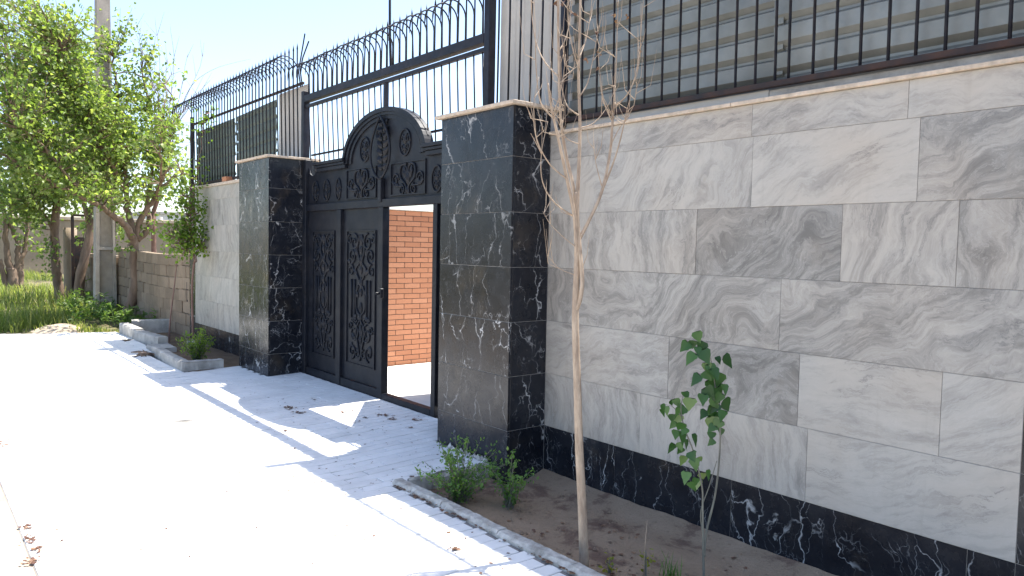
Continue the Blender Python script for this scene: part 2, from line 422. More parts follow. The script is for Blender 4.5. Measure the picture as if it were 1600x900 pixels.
bed.add([(-11.6, -3.28, -.0075), (-9.19, -3.28, -.0075), (-9.19, -.83, -.0075), (-10.5, -.83, -.0075)], [(0, 1, 2, 3)])
pav = bed.build('paving', M['bed']); tag(pav, kind='structure')
PX, PY = .105, .40
cells = []
i0 = int(-11.8/PX)
for i in range(i0, int(7/PX)):
    xc = (i+.5)*PX; off = .5 if i % 2 else 0
    lim = edgelimit(xc)
    for j in range(-10, 2):
        ya = (j+off)*PY; yb = ya+PY
        yb2 = min(yb, lim); ya = max(ya, -3.275)
        if yb2-ya < .05 or not paved(xc, (ya+yb2)/2): continue
        cells.append((xc, ya, yb2))
def pframe(c):
    d = Vector((c[0], (c[1]+c[2])/2, 0))-CAM; z = d.dot(FW)
    if z < .3: return None
    u = 800+FPX*d.dot(RT)/z; v = 450-FPX*d.dot(UP)/z
    return (z, u, v)
near = []; rest = []
for c in cells:
    q = pframe(c)
    if q and -20 < q[1] < 1620 and q[2] < 920: near.append((q[0], c))
    elif q and -300 < q[1] < 1900 and q[2] < 1500: rest.append(c)
near.sort()
rest += [c for _, c in near[300:]]
def paver_verts(x0, x1, y0, y1, z0, z1, c=.0035):
    vs_ = [(x0, y0, z0), (x1, y0, z0), (x1, y1, z0), (x0, y1, z0), (x0, y0, z1-c), (x1, y0, z1-c), (x1, y1, z1-c), (x0, y1, z1-c),
           (x0+c, y0+c, z1), (x1-c, y0+c, z1), (x1-c, y1-c, z1), (x0+c, y1-c, z1)]
    fs = [(0, 1, 5, 4), (1, 2, 6, 5), (2, 3, 7, 6), (3, 0, 4, 7), (4, 5, 9, 8), (5, 6, 10, 9), (6, 7, 11, 10), (7, 4, 8, 11), (8, 9, 10, 11)]
    return vs_, fs
rp = random.Random(3)
GAP = .0040
pm = {}
for _, (xc, ya, yb) in near[:300]:
    ln = round(yb-ya, 3)
    if ln not in pm:
        mb = MB(); mb.add(*paver_verts(-PX/2+GAP, PX/2-GAP, -ln/2+GAP*.5, ln/2-GAP*.5, -.03, 0)); pm[ln] = mb.mesh('paver', M['paver'])
    o = link('paver', pm[ln], pav, (xc, (ya+yb)/2, gz(xc, (ya+yb)/2)+rp.uniform(-.0015, .0015)))
    o.rotation_euler = (rp.uniform(-.003, .003)+(.037 if (ya+yb)/2 > -1.25 else 0), rp.uniform(-.006, .006), rp.uniform(-.003, .003))
mb = MB()
for (xc, ya, yb) in rest:
    vs_, fs = paver_verts(-PX/2+GAP, PX/2-GAP, -(yb-ya)/2+GAP*.5, (yb-ya)/2-GAP*.5, -.03, 0)
    cy = (ya+yb)/2; dz = rp.uniform(-.0015, .0015); tx = rp.uniform(-.007, .007); ty = rp.uniform(-.006, .006); tw = rp.uniform(-.004, .004)
    mb.add([(xc+x-y*tw, cy+y+x*tw, gz(xc, cy+y)+dz+z+x*tx+y*ty) for x, y, z in vs_], fs)
o = mb.build('paver_field', M['paver'], pav); tag(o, kind='stuff')

# ------------------------------------------------------------------ stone cladding
def tile(name, mat, parent, x0, x1, z0, z1, face='front', at_=0.0, th=.02, g_=.0008, c=.0012, colr=None):
    """one cladding stone: face 'front' looks to -y at y=at_, 'right' to +x, 'left' to -x (there x0..x1 are y values)"""
    a0, a1, b0, b1 = x0+g_, x1-g_, z0+g_, z1-g_
    ca, cb = (a0+a1)/2, (b0+b1)/2
    ring = [(a0, b0), (a1, b0), (a1, b1), (a0, b1)]; inn = [(a0+c, b0+c), (a1-c, b0+c), (a1-c, b1-c), (a0+c, b1-c)]
    def P3(a, b_, d):
        if face == 'front': return (a-ca, d, b_-cb)
        if face == 'right': return (-d, a-ca, b_-cb)
        return (d, ca-a, b_-cb)
    vs_ = [P3(a, b_, th) for a, b_ in ring]+[P3(a, b_, c) for a, b_ in ring]+[P3(a, b_, 0) for a, b_ in inn]
    fs = []
    for i in range(4):
        j = (i+1) % 4; fs += [(i, j, 4+j, 4+i), (4+i, 4+j, 8+j, 8+i)]
    fs.append((8, 9, 10, 11))
    if face == 'left': loc = (at_, ca, cb)
    elif face == 'right': loc = (at_, ca, cb)
    else: loc = (ca, at_, cb)
    if face == 'left': vs_ = [(x, -y, z) for x, y, z in vs_]; fs = [f[::-1] for f in fs]
    mb = MB(); mb.add(vs_, fs); o = mb.build(name, M[mat], parent, loc)
    if colr: o.color = (*colr, 1)
    return o
Z6 = [.3, .7, 1.1, 1.5, 1.9, 2.3]
# near wall: (row z0,z1, list of (x0,x1,(angle,dark,swirl)))
rlip = random.Random(77)
def wall(name, label, x0w, x1w, rows, base, ztop, zbase, coping_len, cap_z, cop_over=.022):
    root = empty(name, ((x0w+x1w)/2, 0, zbase)); tag(root, label, 'wall')
    mb = MB(); mb.box(x0w, x1w, .0042, .26, zbase-.1, ztop); mb.build('wall_core', M['joint'], root)
    for z0, z1, items in rows:
        for (a, b_, cl) in items: tile('marble_tile', 'marble', root, a, b_, z0, z1, colr=cl, at_=rlip.uniform(-.0012, .0012))
    for (a, b_, z0, z1) in base: tile('black_tile', 'black', root, a, b_, z0, z1, at_=.001, g_=.0014)
    x = x0w; r_ = random.Random(len(label))
    while x < x1w-.01:
        xe = min(x+coping_len*(.85+.3*r_.random()), x1w)
        mb = MB(); mb.cbox(x+.0015, xe-.0015, -cop_over-r_.uniform(0, .004), .28, ztop+.001, cap_z, .003); mb.build('coping_stone', M['travertine'], root)
        x = xe
    return root
near_rows = [
 (.3, .7, [(0, .941, (.30, .45, .35)), (.941, 2.118, (.27, .32, .22)), (2.118, 3.106, (.04, .22, .18))]),
 (.7, 1.1, [(0, 1.164, (.03, .50, .22)), (1.164, 2.055, (.13, .70, .65)), (2.055, 2.773, (.015, .25, .14)), (2.773, 3.106, (.09, .28, .22))]),
 (1.1, 1.5, [(0, 1.927, (.12, .62, .85)), (1.927, 3.106, (.08, .60, .80))]),
 (1.5, 1.9, [(0, 1.347, (.24, .48, .34)), (1.347, 2.259, (.10, .80, .75)), (2.259, 2.808, (.23, .45, .40)), (2.808, 3.106, (.25, .62, .5))]),
 (1.9, 2.3, [(0, 1.718, (.14, .34, .62)), (1.718, 2.62, (.05, .28, .30)), (2.62, 3.106, (.06, .62, .55))]),
 (2.3, 2.484, [(0, .62, (.02, .6, .3)), (.62, 1.706, (.03, .48, .28)), (1.706, 2.56, (.03, .42, .35)), (2.56, 3.106, (.02, .40, .25))]),
]
# beyond the frame the wall goes on after a dark pilaster
for z0, z1, it in near_rows: it.append((3.9, 5.3, (random.random()*.3, .45, .5)))
nbase = [(0, .725, -.16, .3), (.725, 1.656, -.16, .3), (1.656, 2.915, -.16, .3), (2.915, 3.106, -.16, .3), (3.9, 5.3, -.16, .3)]
zz = [-.16]+Z6+[2.484]
nbase += [(3.106, 3.9, zz[i], zz[i+1]) for i in range(7)]
wall('marble_wall', 'long grey-white marble clad garden wall in the right foreground', 0.0, 5.3, near_rows, nbase, 2.484, -.16, 1.6, 2.508)
rf = random.Random(5)
frows = []
xs_ = [[-8.70, -7.3, -6.2, -5.55], [-8.70, -8.0, -6.6, -5.55], [-8.70, -7.5, -6.3, -5.55], [-8.70, -7.2, -5.9, -5.55], [-8.70, -7.9, -6.4, -5.55], [-8.70, -7.0, -5.55]]
for k, z0 in enumerate(Z6):
    z1 = Z6[k+1] if k < 5 else 2.50
    frows.append((z0, z1, [(a, b_, (rf.uniform(.15, .3), rf.uniform(.3, .55), rf.uniform(.2, .5))) for a, b_ in zip(xs_[k][:-1], xs_[k][1:])]))
fbase = [(-8.70, -7.6, -.1, .3), (-7.6, -6.5, -.1, .3), (-6.5, -5.55, -.1, .3)]
fbase += [(-9.0, -8.70, a, b_) for a, b_ in zip([-.1, .5, 1.1, 1.7, 2.2], [.5, 1.1, 1.7, 2.2, 2.50])]
wall('marble_wall', 'short grey marble wall between the farther black pillar and the block wall', -9.0, -5.55, frows, fbase, 2.50, -.1, 1.1, 2.545)

def pillar(x0, x1, label, zb, capz, pr=-.3615, yback=.26):
    root = empty('gate_pillar', ((x0+x1)/2, pr, 0)); tag(root, label, 'pillar')
    mb = MB(); mb.box(x0+.005, x1-.005, pr+.005, yback, zb, capz); mb.build('pillar_core', M['grout'], root)
    zs = [zb]+Z6+[capz]
    for a, b_ in zip(zs[:-1], zs[1:]):
        tile('front_tile', 'black', root, x0, x1, a, b_, 'front', pr+rlip.uniform(-.001, .001), g_=.0019)
        tile('side_tile', 'black', root, pr+.019, yback if x1 < -1 else .0, a, b_, 'right', x1, g_=.0019)
        tile('side_tile', 'black', root, pr+.019, yback, a, b_, 'left', x0, g_=.0019)
    mb = MB(); mb.cbox(x0-.045, x1+.04, pr-.04, yback+.03, capz+.001, capz+.027, .003); mb.build('cap_slab', M['travertine'], root)
    return root
pillar(-.9159, 0.0, 'black veined marble gate pillar nearest the camera', -.16, 2.664)
pillar(-5.5977, -4.5886, 'black marble gate pillar on the far side of the gate', -.1, 2.664)
# loose mortar along the foot of the near pillar
mb = MB(); rr = random.Random(11)
for k in range(34):
    x = -.72+rr.random()*.5; s_ = rr.uniform(.012, .035)
    c = Vector((x, -.375-rr.random()*.035, gz(x, -.37)+.002))
    pts = [c+Vector((math.cos(a)*s_*rr.uniform(.6, 1.2), math.sin(a)*s_*.5, 0)) for a in [i*math.pi/3 for i in range(6)]]+[c+Vector((0, .004, s_*rr.uniform(.5, 1.3)))]
    mb.add(pts, [(i, (i+1) % 6, 6) for i in range(6)])
o = mb.build('mortar_rubble', M['kerb']); tag(o, 'white mortar crumbs along the foot of the nearer gate pillar', 'rubble', kind='stuff')

# ------------------------------------------------------------------ kerbs
def kerb_run(name, label, pieces, mat='kerb'):
    root = empty(name, pieces[0][0]); tag(root, label, 'kerb'); r_ = random.Random(len(label))
    for (p0, p1, wd, z0, z1) in pieces:
        p0 = Vector(p0); p1 = Vector(p1); d = (p1-p0); L_ = d.length; a = math.atan2(d.y, d.x)
        n_ = 16; vs_ = []; fs = []
        for i in range(n_+1):
            x = L_*i/n_; j = lambda s=.006: r_.uniform(-s, s); c = .012
            ch = abs(j(.030))*(1 if r_.random() < .35 else .25); prof = [(0, z0), (0+j(), z1-c-ch), (c+ch*.8, z1+j(.003)), (wd-c, z1+j(.003)), (wd+j(.004), z1-c), (wd, z0)]
            xx = x+(0.003 if i == 0 else -0.003 if i == n_ else 0)
            vs_ += [(xx, y, z) for y, z in prof]
        for i in range(n_):
            for k in range(5): fs.append((i*6+k, (i+1)*6+k, (i+1)*6+k+1, i*6+k+1))
        fs.append(tuple(range(6))); fs.append(tuple(n_*6+k for k in range(6))[::-1])
        ca, sa = math.cos(a), math.sin(a); mid = (p0+p1)/2
        out = [(p0.x+x*ca-y*sa-mid.x, p0.y+x*sa+y*ca-mid.y, z) for x, y, z in vs_]
        mb = MB(); mb.add(out, [f[::-1] for f in fs]); mb.build('kerb_stone', M[mat], root, (mid.x, mid.y, 0))
    return root
kx = [-.235, .33, .92, 1.5, 2.1, 2.7, 3.3, 3.9, 4.5]
kerb_run('planter_kerb', 'chipped whitish kerb edging the near planting bed below the marble wall',
   [((a, -1.172+.01*((i % 2)-.5), 0), (b_, -1.172+.01*(((i+1) % 2)-.5), 0), .085, -.16, .032) for i, (a, b_) in enumerate(zip(kx[:-1], kx[1:]))]
   + [((-.19, -1.075, 0), (-.19, -.37, 0), .03, -.16, .03)])
kerb_run('planter_kerb', 'low concrete kerb framing the far planting bed in front of the far pillar',
   [((-5.70, -1.06, 0), (-5.66, -.56, 0), -.10, -.1, .13), ((-6.62, -1.04, 0), (-5.70, -1.06, 0), .11, -.1, .13), ((-7.45, -.98, 0), (-6.64, -1.02, 0), .12, -.1, .12)], 'concrete')
kerb_run('planter_kerb', 'grey concrete kerb beside the knotted tree at the path end',
   [((-9.15, -.84, 0), (-8.05, -.74, 0), .15, -.1, .17), ((-10.3, -.82, 0), (-9.17, -.83, 0), .15, -.1, .19)], 'concrete')
kerb_run('kerb_slab', 'upright grey kerb slab behind the knotted tree planting bed', [((-10.32, -.62, 0), (-10.15, .0, 0), .1, -.1, .23)], 'concrete')
kerb_run('kerb_slab', 'loose pale kerb stone lying inside the far planting bed', [((-7.9, -.36, 0), (-7.2, -.50, 0), .1, -.03, .12)], 'concrete')
kerb_run('kerb_slab', 'flat pale slab bridging the gap between the far kerbs', [((-8.0, -.92, 0), (-7.48, -.95, 0), .32, -.02, .075)], 'concrete')

# ------------------------------------------------------------------ gate
GX0, GX1, GY = -4.56, -.945, .10
GC = -2.66
def scroll(mb, cx, cz, r, y, hand=1, turns=1.25, start=0.0, rad=.011):
    pts = []; rads = []
    n_ = int(18*turns)
    for i in range(n_+1):
        t = i/n_; a = start+hand*t*turns*2*math.pi; rr_ = r*(1-.80*t)
        pts.append((cx+rr_*math.cos(a), y, cz+rr_*math.sin(a))); rads.append(rad*(1-.35*t))
    mb.tube(pts, rads, 5)
def arcpath(mb, pts2, y, rad=.011):
    n_ = len(pts2); out = []
    for i in range(n_-1):
        p0 = pts2[max(i-1, 0)]; p1 = pts2[i]; p2 = pts2[i+1]; p3 = pts2[min(i+2, n_-1)]
        for s_ in range(6):
            t = s_/6; q = [.5*((2*p1[k])+(-p0[k]+p2[k])*t+(2*p0[k]-5*p1[k]+4*p2[k]-p3[k])*t*t+(-p0[k]+3*p1[k]-3*p2[k]+p3[k])*t**3) for k in (0, 1)]
            out.append((q[0], y, q[1]))
    out.append((pts2[-1][0], y, pts2[-1][1])); mb.tube(out, rad, 5)
def leafpad(mb, cx, cz, a, l, w_, y, d=.016):
    n_ = 8; top = []; ca, sa = math.cos(a), math.sin(a); vs_ = []
    for i in range(n_):
        t = 2*math.pi*i/n_; u = l*(.5+.5*math.cos(t)); v = w_*math.sin(t)*(1.15-.5*u/l)
        vs_.append((cx+u*ca-v*sa, y, cz+u*sa+v*ca))
    vs_.append((cx+.42*l*ca, y-d, cz+.42*l*sa)); mb.add(vs_, [((i+1) % n_, i, n_) for i in range(n_)], False)
def rect_frame(mb, x0, x1, z0, z1, y0, y1, t=.012):
    mb.box(x0, x1, y0, y1, z0, z0+t); mb.box(x0, x1, y0, y1, z1-t, z1); mb.box(x0, x0+t, y0, y1, z0+t, z1-t); mb.box(x1-t, x1, y0, y1, z0+t, z1-t)
def tall_ornament(x0, x1, z0, z1, y, rich):
    mb = MB(); cx = (x0+x1)/2; hw = (x1-x0)/2; H = z1-z0
    rect_frame(mb, x0, x1, z0, z1, y-.008, y+.012)
    for s_ in (-1, 1):
        k = hw/.34
        # top pair and corner scrolls
        scroll(mb, cx+s_*.16*k, z1-.13, .10*k, y, s_, 1.3, math.pi/2); scroll(mb, cx+s_*.27*k, z1-.10, .055*k, y, -s_, 1.2, math.pi/2)
        scroll(mb, cx+s_*.22*k, z1-.30*H/1.6, .09*k, y, -s_, 1.3, -math.pi/2); scroll(mb, cx+s_*.25*k, z1-.47*H/1.6, .075*k, y, s_, 1.2, math.pi/2)
        arcpath(mb, [(cx+s_*.02*k, z1-.05), (cx+s_*.09*k, z1-.2), (cx+s_*.03*k, z1-.34), (cx+s_*.12*k, z1-.46*H/1.6), (cx+s_*.04*k, z1-.58*H/1.6)], y)
        # staffs in the middle
        for q in (.14, .22):
            mb.tube([(cx+s_*q*k, y, z1-.58*H/1.6), (cx+s_*q*k, y, z0+.56*H/1.6)], .010, 5)
            scroll(mb, cx+s_*(q-.03)*k, z0+.54*H/1.6, .035*k, y, s_, 1.0, 0)
        arcpath(mb, [(cx+s_*.05*k, z0+.95*H/1.6), (cx+s_*.10*k, z0+.85*H/1.6), (cx+s_*.10*k, z0+.68*H/1.6), (cx+s_*.01*k, z0+.60*H/1.6)], y)
        scroll(mb, cx+s_*.15*k, z0+.38*H/1.6, .115*k, y, s_, 1.4, math.pi/2); scroll(mb, cx+s_*.25*k, z0+.45*H/1.6, .05*k, y, -s_, 1.2, 0)
        scroll(mb, cx+s_*.20*k, z0+.16*H/1.6, .09*k, y, -s_, 1.3, -math.pi/2); scroll(mb, cx+s_*.08*k, z0+.13, .055*k, y, s_, 1.2, math.pi/2)
        arcpath(mb, [(cx, z0+.55*H/1.6), (cx+s_*.10*k, z0+.42*H/1.6), (cx+s_*.05*k, z0+.24*H/1.6), (cx, z0+.06)], y)
        for (lx, lz, la, ll) in ((.10, 1.30, 1.1, .13), (.08, 1.08, .5, .13), (.07, .80, 1.2, .12), (.10, .60, -.6, .12), (.12, .30, .7, .12), (.20, .26, -.9, .10), (.26, 1.22, .3, .07)):
            leafpad(mb, cx+s_*lx*k, z0+lz*H/1.6, la if s_ > 0 else math.pi-la, ll*k, .03*k, y)
    for lz in (1.42, 1.18, .92, .62, .36):
        leafpad(mb, cx, z0+lz*H/1.6, math.pi/2, .13, .035*hw/.34, y, .022); leafpad(mb, cx, z0+lz*H/1.6, -math.pi/2, .10, .03*hw/.34, y, .02)
    return mb
def medallion(cx, cz, rx, rz, y):
    mb = MB(); mb.tube([(cx+rx*math.cos(a), y, cz+rz*math.sin(a)) for a in [i*2*math.pi/20 for i in range(21)]], .010, 5)
    for s_ in (-1, 1):
        scroll(mb, cx+s_*rx*.42, cz+rz*.3, rx*.36, y, s_, 1.2, math.pi/2, .008); scroll(mb, cx+s_*rx*.4, cz-rz*.35, rx*.33, y, -s_, 1.2, -math.pi/2, .008)
    leafpad(mb, cx, cz-.02, math.pi/2, rz*.8, rx*.28, y); leafpad(mb, cx, cz-.02, -math.pi/2, rz*.7, rx*.25, y)
    return mb
def panel_ornament(x0, x1, z0, z1, y):
    mb = MB(); rect_frame(mb, x0, x1, z0, z1, y-.006, y+.012); cx = (x0+x1)/2; k = (x1-x0)/.62; h = (z1-z0)
    for s_ in (-1, 1):
        arcpath(mb, [(cx+s_*.02*k, z0+.93*h), (cx+s_*.12*k, z0+.88*h), (cx+s_*.13*k, z0+.55*h), (cx+s_*.03*k, z0+.30*h), (cx+s_*.03*k, z0+.05*h)], y, .012)
        scroll(mb, cx+s_*.055*k, z0+.74*h, .05*k, y, s_, 1.3, math.pi/2, .010)
        scroll(mb, cx+s_*.22*k, z0+.48*h, .062*k, y, -s_, 1.4, math.pi if s_ > 0 else 0, .010); scroll(mb, cx+s_*.11*k, z0+.17*h, .055*k, y, s_, 1.3, math.pi/2, .010)
        arcpath(mb, [(cx+s_*.28*k, z0+.44*h), (cx+s_*.22*k, z0+.30*h), (cx+s_*.08*k, z0+.28*h)], y, .010)
        leafpad(mb, cx+s_*.04*k, z0+.50*h, math.pi/2-s_*.25, .13*k, .028*k, y); leafpad(mb, cx+s_*.17*k, z0+.28*h, (.5 if s_ > 0 else math.pi-.5), .09*k, .02*k, y)
    leafpad(mb, cx, z0+.3*h, math.pi/2, .15*k, .04*k, y, .022); leafpad(mb, cx, z0+.28*h, -math.pi/2, .09*k, .03*k, y, .02)
    return mb
gate = empty('double_gate', (GC, GY, .06)); tag(gate, 'black ornamental metal double gate with arched top and open wicket door', 'gate')
zb, zh0, zh1 = .046, 2.035, 2.115
fr = MB()
fr.cbox(GX0-.02, GX0+.075, GY-.045, GY+.05, zb, 2.66, .005); fr.build('gate_post', M['gate'], gate)
fr = MB(); fr.cbox(GX1-.075, GX1+.02, GY-.045, GY+.05, zb, 2.66, .005); fr.build('gate_post', M['gate'], gate)
mb = MB(); mb.cbox(GX0+.076, GX1-.076, GY-.04, GY+.04, zh0, zh1, .004); mb.build('header_rail', M['gate'], gate)
for (a, b_) in ((-3.66, -3.555), (-2.70, -2.605), (-1.675, -1.605)):
    mb = MB(); mb.cbox(a, b_, GY-.04, GY+.04, zb, zh0-.001, .004); mb.build('stile', M['gate'], gate)
mb = MB(); mb.box(GX0+.076, -2.701, GY-.03, GY+.03, -.05, zb+.09); mb.build('bottom_rail', M['gate'], gate)
mb = MB(); mb.cbox(-2.60, -1.68, GY-.04, GY+.04, -.05, .105, .006); mb.build('threshold', M['gate'], gate)
for (a, b_) in ((GX0+.077, -3.662), (-3.553, -2.702), (-1.603, GX1-.077)):
    mb = MB(); mb.box(a, b_, GY+.0, GY+.012, zb+.092, zh0-.002); psh = mb.build('panel_sheet', M['gate'], gate)
    ip = .12 if b_-a < .84 else .10
    tall_ornament(a+.14 if b_-a < .84 else a+.10, b_-.10, .32, 1.80, GY-.008, True).build('scroll_ornament', M['gate'], psh)
# lock on the meeting stile
mb = MB(); mb.cbox(-2.618, -2.575, GY-.075, GY-.035, 1.10, 1.20, .006); mb.cbox(-2.607, -2.588, GY-.12, GY-.075, 1.135, 1.16, .005); mb.build('lock_handle', M['gate'], gate)
# upper band with arch and scalloped ends
def top_z(x):
    d = abs(x-GC)
    if d < .84: return 2.545+.50*math.sqrt(max(0, 1-(d/.86)**2))
    e = min(x-(GX0+.07), (GX1-.07)-x)
    if e < .24: return 2.545-.085*math.sin(math.pi*min(1, max(0, e/.24)))**.8 + (.03 if e < .02 else 0)
    return 2.545
n_ = 110; vs_ = []; fs = []
for i in range(n_+1):
    x = GX0+.076+(GX1-GX0-.152)*i/n_; zt = top_z(x)
    vs_ += [(x, GY-.004, zh1+.001), (x, GY-.004, zt), (x, GY+.012, zt), (x, GY+.012, zh1+.001)]
for i in range(n_):
    for k in range(4): fs.append((i*4+k, i*4+(k+1) % 4, (i+1)*4+(k+1) % 4, (i+1)*4+k))
mb = MB(); mb.add(vs_, [f[::-1] for f in fs]); tym = mb.build('tympanum_sheet', M['gate'], gate)
for s_, d in ((0.86, .0), (.80, .012), (.735, .024)):      # stepped arch moulding with open slits
    pts = [(GC+s_*math.cos(a), GY-.05+d*1.2, 2.53+(s_/.86)*.515*math.sin(a)) for a in [math.pi*i/40 for i in range(41)]]
    mb = MB(); vs_ = []; fs = []; wd, dp = .045-.006*(d > 0), .10-d*2
    for i, p_ in enumerate(pts):
        a = math.pi*i/40; nx, nz_ = math.cos(a), math.sin(a)
        for (q, yy) in ((0, 0), (0, dp), (wd, dp), (wd, 0)): vs_.append((p_[0]+nx*(q-wd), p_[1]+yy, p_[2]+nz_*(q-wd)))
    for i in range(40):
        for k in range(4): fs.append((i*4+k, i*4+(k+1) % 4, (i+1)*4+(k+1) % 4, (i+1)*4+k))
    mb.add(vs_, fs); mb.build('arch_moulding', M['gate'], gate)
for sgn in (-1, 1):                                         # cornices over the shoulders
    xa, xb = (GX0+.33, GC-.80) if sgn < 0 else (GC+.80, GX1-.33)
    for k, (z0, z1, y0) in enumerate(((2.565, 2.60, -.075), (2.535, 2.563, -.06), (2.49, 2.533, -.045))):
        mb = MB(); mb.cbox(xa+.02*k, xb-.0*k, GY+y0, GY+.05, z0, z1, .005); mb.build('cornice', M['gate'], gate)
for (a, b_) in ((-3.47, -2.80), (-2.50, -1.85)):
    panel_ornament(a, b_, 2.14, 2.47, GY-.012).build('panel_ornament', M['gate'], tym)
for cx in (-4.28, -3.98, -3.68, -1.66, -1.34, -1.06): medallion(cx, 2.27, .085 if cx != -3.68 else .06, .12, GY-.010).build('medallion', M['gate'], tym)
for cx in (-3.06, -2.24): medallion(cx, 2.66, .105, .13, GY-.010).build('medallion', M['gate'], tym)
# pointed oval cartouche in the arch
mb = MB(); L1 = []; L2 = []
for i in range(25):
    t = i/24; z = 2.32+.64*t; hw = .20*math.sin(math.pi*t**.8)**.8
    L1.append((GC-hw, GY-.05, z)); L2.append((GC+hw, GY-.05, z))
mb.tube(L1, .013, 6); mb.tube(L2, .013, 6); rim_ = mb.build('cartouche_rim', M['gate'], gate)
mb = MB()
for k in range(7):
    z = 2.42+k*.075; hw = .11*math.sin(math.pi*(k+1)/8)
    for s_ in (-1, 1): leafpad(mb, GC+s_*.01, z, math.pi/2-s_*1.0, .07+hw*.6, .035, GY-.02, .03)
scroll(mb, GC-.06, 2.78, .06, GY-.03, 1, 1.3, math.pi/2); scroll(mb, GC+.06, 2.78, .06, GY-.03, -1, 1.3, math.pi/2)
mb.build('cartouche_relief', M['gate'], rim_)
mb = MB(); mb.cbox(GC-.03, GC+.03, GY-.055, GY-.005, zh1-.03, 2.33, .006); mb.build('centre_bead', M['gate'], gate)
# the wicket leaf, swung in
hx, hy = -1.68, GY+.045; fx, fy = -2.49, .70
d = Vector((fx-hx, fy-hy, 0)); L_ = d.length; leaf = MB(); leaf.box(0, L_, -.018, .018, .11, 2.02)
for z0, z1 in ((.11, .2), (1.93, 2.02)): leaf.box(.0, L_, -.026, .026, z0+.001, z1-.001)
o = leaf.build('wicket_leaf', M['gate'], gate, (hx, hy, 0)); o.rotation_euler = (0, 0, math.atan2(d.y, d.x))

# ------------------------------------------------------------------ grille over the gate
def hook(mb, x, y, z0, zt, r, rad=.0075):
    pts = [(x, y, z0), (x, y, zt-r)]
    for i in range(1, 13):
        a = math.pi*i/12; pts.append((x, y-r+r*math.cos(a), zt-r+r*math.sin(a)))
    pts.append((x, y-2*r-.004, zt-r-.07)); mb.tube(pts, [rad]*(len(pts)-1)+[rad*.3], 5)
def spear(mb, x, y, z0, z1, rad=.0075):
    mb.tube([(x, y, z0), (x, y, z1-.10), (x, y, z1-.085), (x, y, z1)], [rad, rad, rad*1.5, .0008], 5)
gr = empty('gate_grille', (GC, GY, 3.0)); tag(gr, 'black spiked bar grille spanning above the arched gate', 'grille')
mb = MB(); mb.cbox(GX0+.0, -.94, GY-.04, GY+.04, 3.362, 3.442, .004); mb.build('top_beam', M['bar'], gr)
mb = MB(); mb.cbox(GX0+.0, -.94, GY-.02, GY+.02, 3.296, 3.332, .003); mb.build('lower_rail', M['bar'], gr)
mb = MB(); mb.cbox(GX0-.08, GX0-.001, GY-.04, GY+.04, 2.6, 3.50, .004); mb.build('grille_post', M['bar'], gr)
mb = MB(); mb.cbox(-.939, -.865, GY-.037, GY+.037, 2.70, 4.4, .004); mb.cbox(-.99, -.83, GY-.07, GY+.07, 2.692, 2.74, .004); mb.build('grille_post', M['bar'], gr)
mb = MB(); mb.cbox(GC-.0, GC+.05, GY-.02, GY+.02, 3.05, 3.296, .003); mb.build('middle_post', M['bar'], gr)
mb = MB(); mb.box(GX0, -.94, GY+.06, GY+.085, 2.72, 2.74); mb.build('lower_rail', M['bar'], gr)
nb = 29; rg = random.Random(8)
for i in range(nb):
    x = GX0+.06+(3.50)*i/(nb-1)
    b1 = MB(); b1.tube([(x, GY+.04, 2.35), (x+rg.uniform(-.004, .004), GY+.0, 3.30)], .0075, 5); b1.build('grille_bar', M['bar'], gr)
    b2 = MB(); hook(b2, x+.008, GY-.01, 3.44, 3.765+rg.uniform(-.006, .006), .13); b2.build('hooked_bar', M['bar'], gr)
    b3 = MB(); xx = x-.012; spear(b3, 0, 0, 0, .50+rg.uniform(-.015, .015)); o = b3.build('spear', M['bar'], gr, (xx, GY+.012, 3.44)); o.rotation_euler = (rg.uniform(-.03, .03), rg.uniform(-.03, .03), 0)
rod = MB(); q = at(603, 100, 1, GY); rod.tube([(-2.63, GY+.05, 3.44), (-2.66, GY+.05, 3.85), (-2.68, GY+.05, 4.9)], .014, 6)
o = rod.build('aerial_rod', M['bar']); tag(o, 'single tall dark rod rising above the middle of the gate grille', 'rod')

# ------------------------------------------------------------------ fences on the walls
def fence(name, label, xs, y, zb_, zrail, ztop_h, ztop_s, posts, x0, x1, seed, hooks=True, zrail_d=.03):
    root = empty(name, ((x0+x1)/2, y, zb_)); tag(root, label, 'fence'); r_ = random.Random(seed)
    mb = MB(); mb.cbox(x0, x1, y-.018, y+.018, zb_, zb_+.034, .003); mb.build('bottom_rail', M['rust'], root)
    mb = MB(); mb.cbox(x0, x1, y-.015, y+.015, zrail, zrail+zrail_d, .003); mb.build('top_rail', M['rust'], root)
    for x in xs:
        lean = r_.uniform(-.008, .008)
        b1 = MB(); b1.tube([(x, y-.001, zb_+.03), (x+lean*.5, y-.02, zrail), (x+lean, y-.02, ztop_s-.09), (x+lean, y-.02, ztop_s-.08), (x+lean, y-.02, ztop_s)], [.0085, .0085, .0085, .011, .001], 6); b1.build('fence_bar', M['bar'], root)
        if hooks:
            b2 = MB(); hook(b2, x+.016, y-.024, zrail-.2, ztop_h, .155); b2.build('hooked_bar', M['bar'], root)
    for (xp, zt) in posts:
        mb = MB(); mb.cbox(xp-.025, xp+.025, y-.025, y+.025, zb_-.03, zt, .003); mb.build('fence_post', M['bar'], root)
    return root
pxs = [1580, 1527.5, 1480, 1434, 1391, 1347.5, 1309, 1274, 1236, 1215, 1184, 1153, 1123, 1094, 1065, 1038, 1011, 986, 962, 936, 913, 889]
nx_ = sorted(at(px, 20, 1, .098).x for px in pxs)
nx_ = nx_ + [nx_[-1]+.13*k for k in range(1, 18)]
pil = [at(px, 60, 1, .098).x for px in (779, 796, 813, 830, 847, 863)]
fence('wall_fence', 'black rebar fence on top of the near marble wall', sorted(nx_), .098, 2.583, 3.92, 4.12, 3.95, [(.02, 4.0)], .005, 5.2, 4, hooks=False)
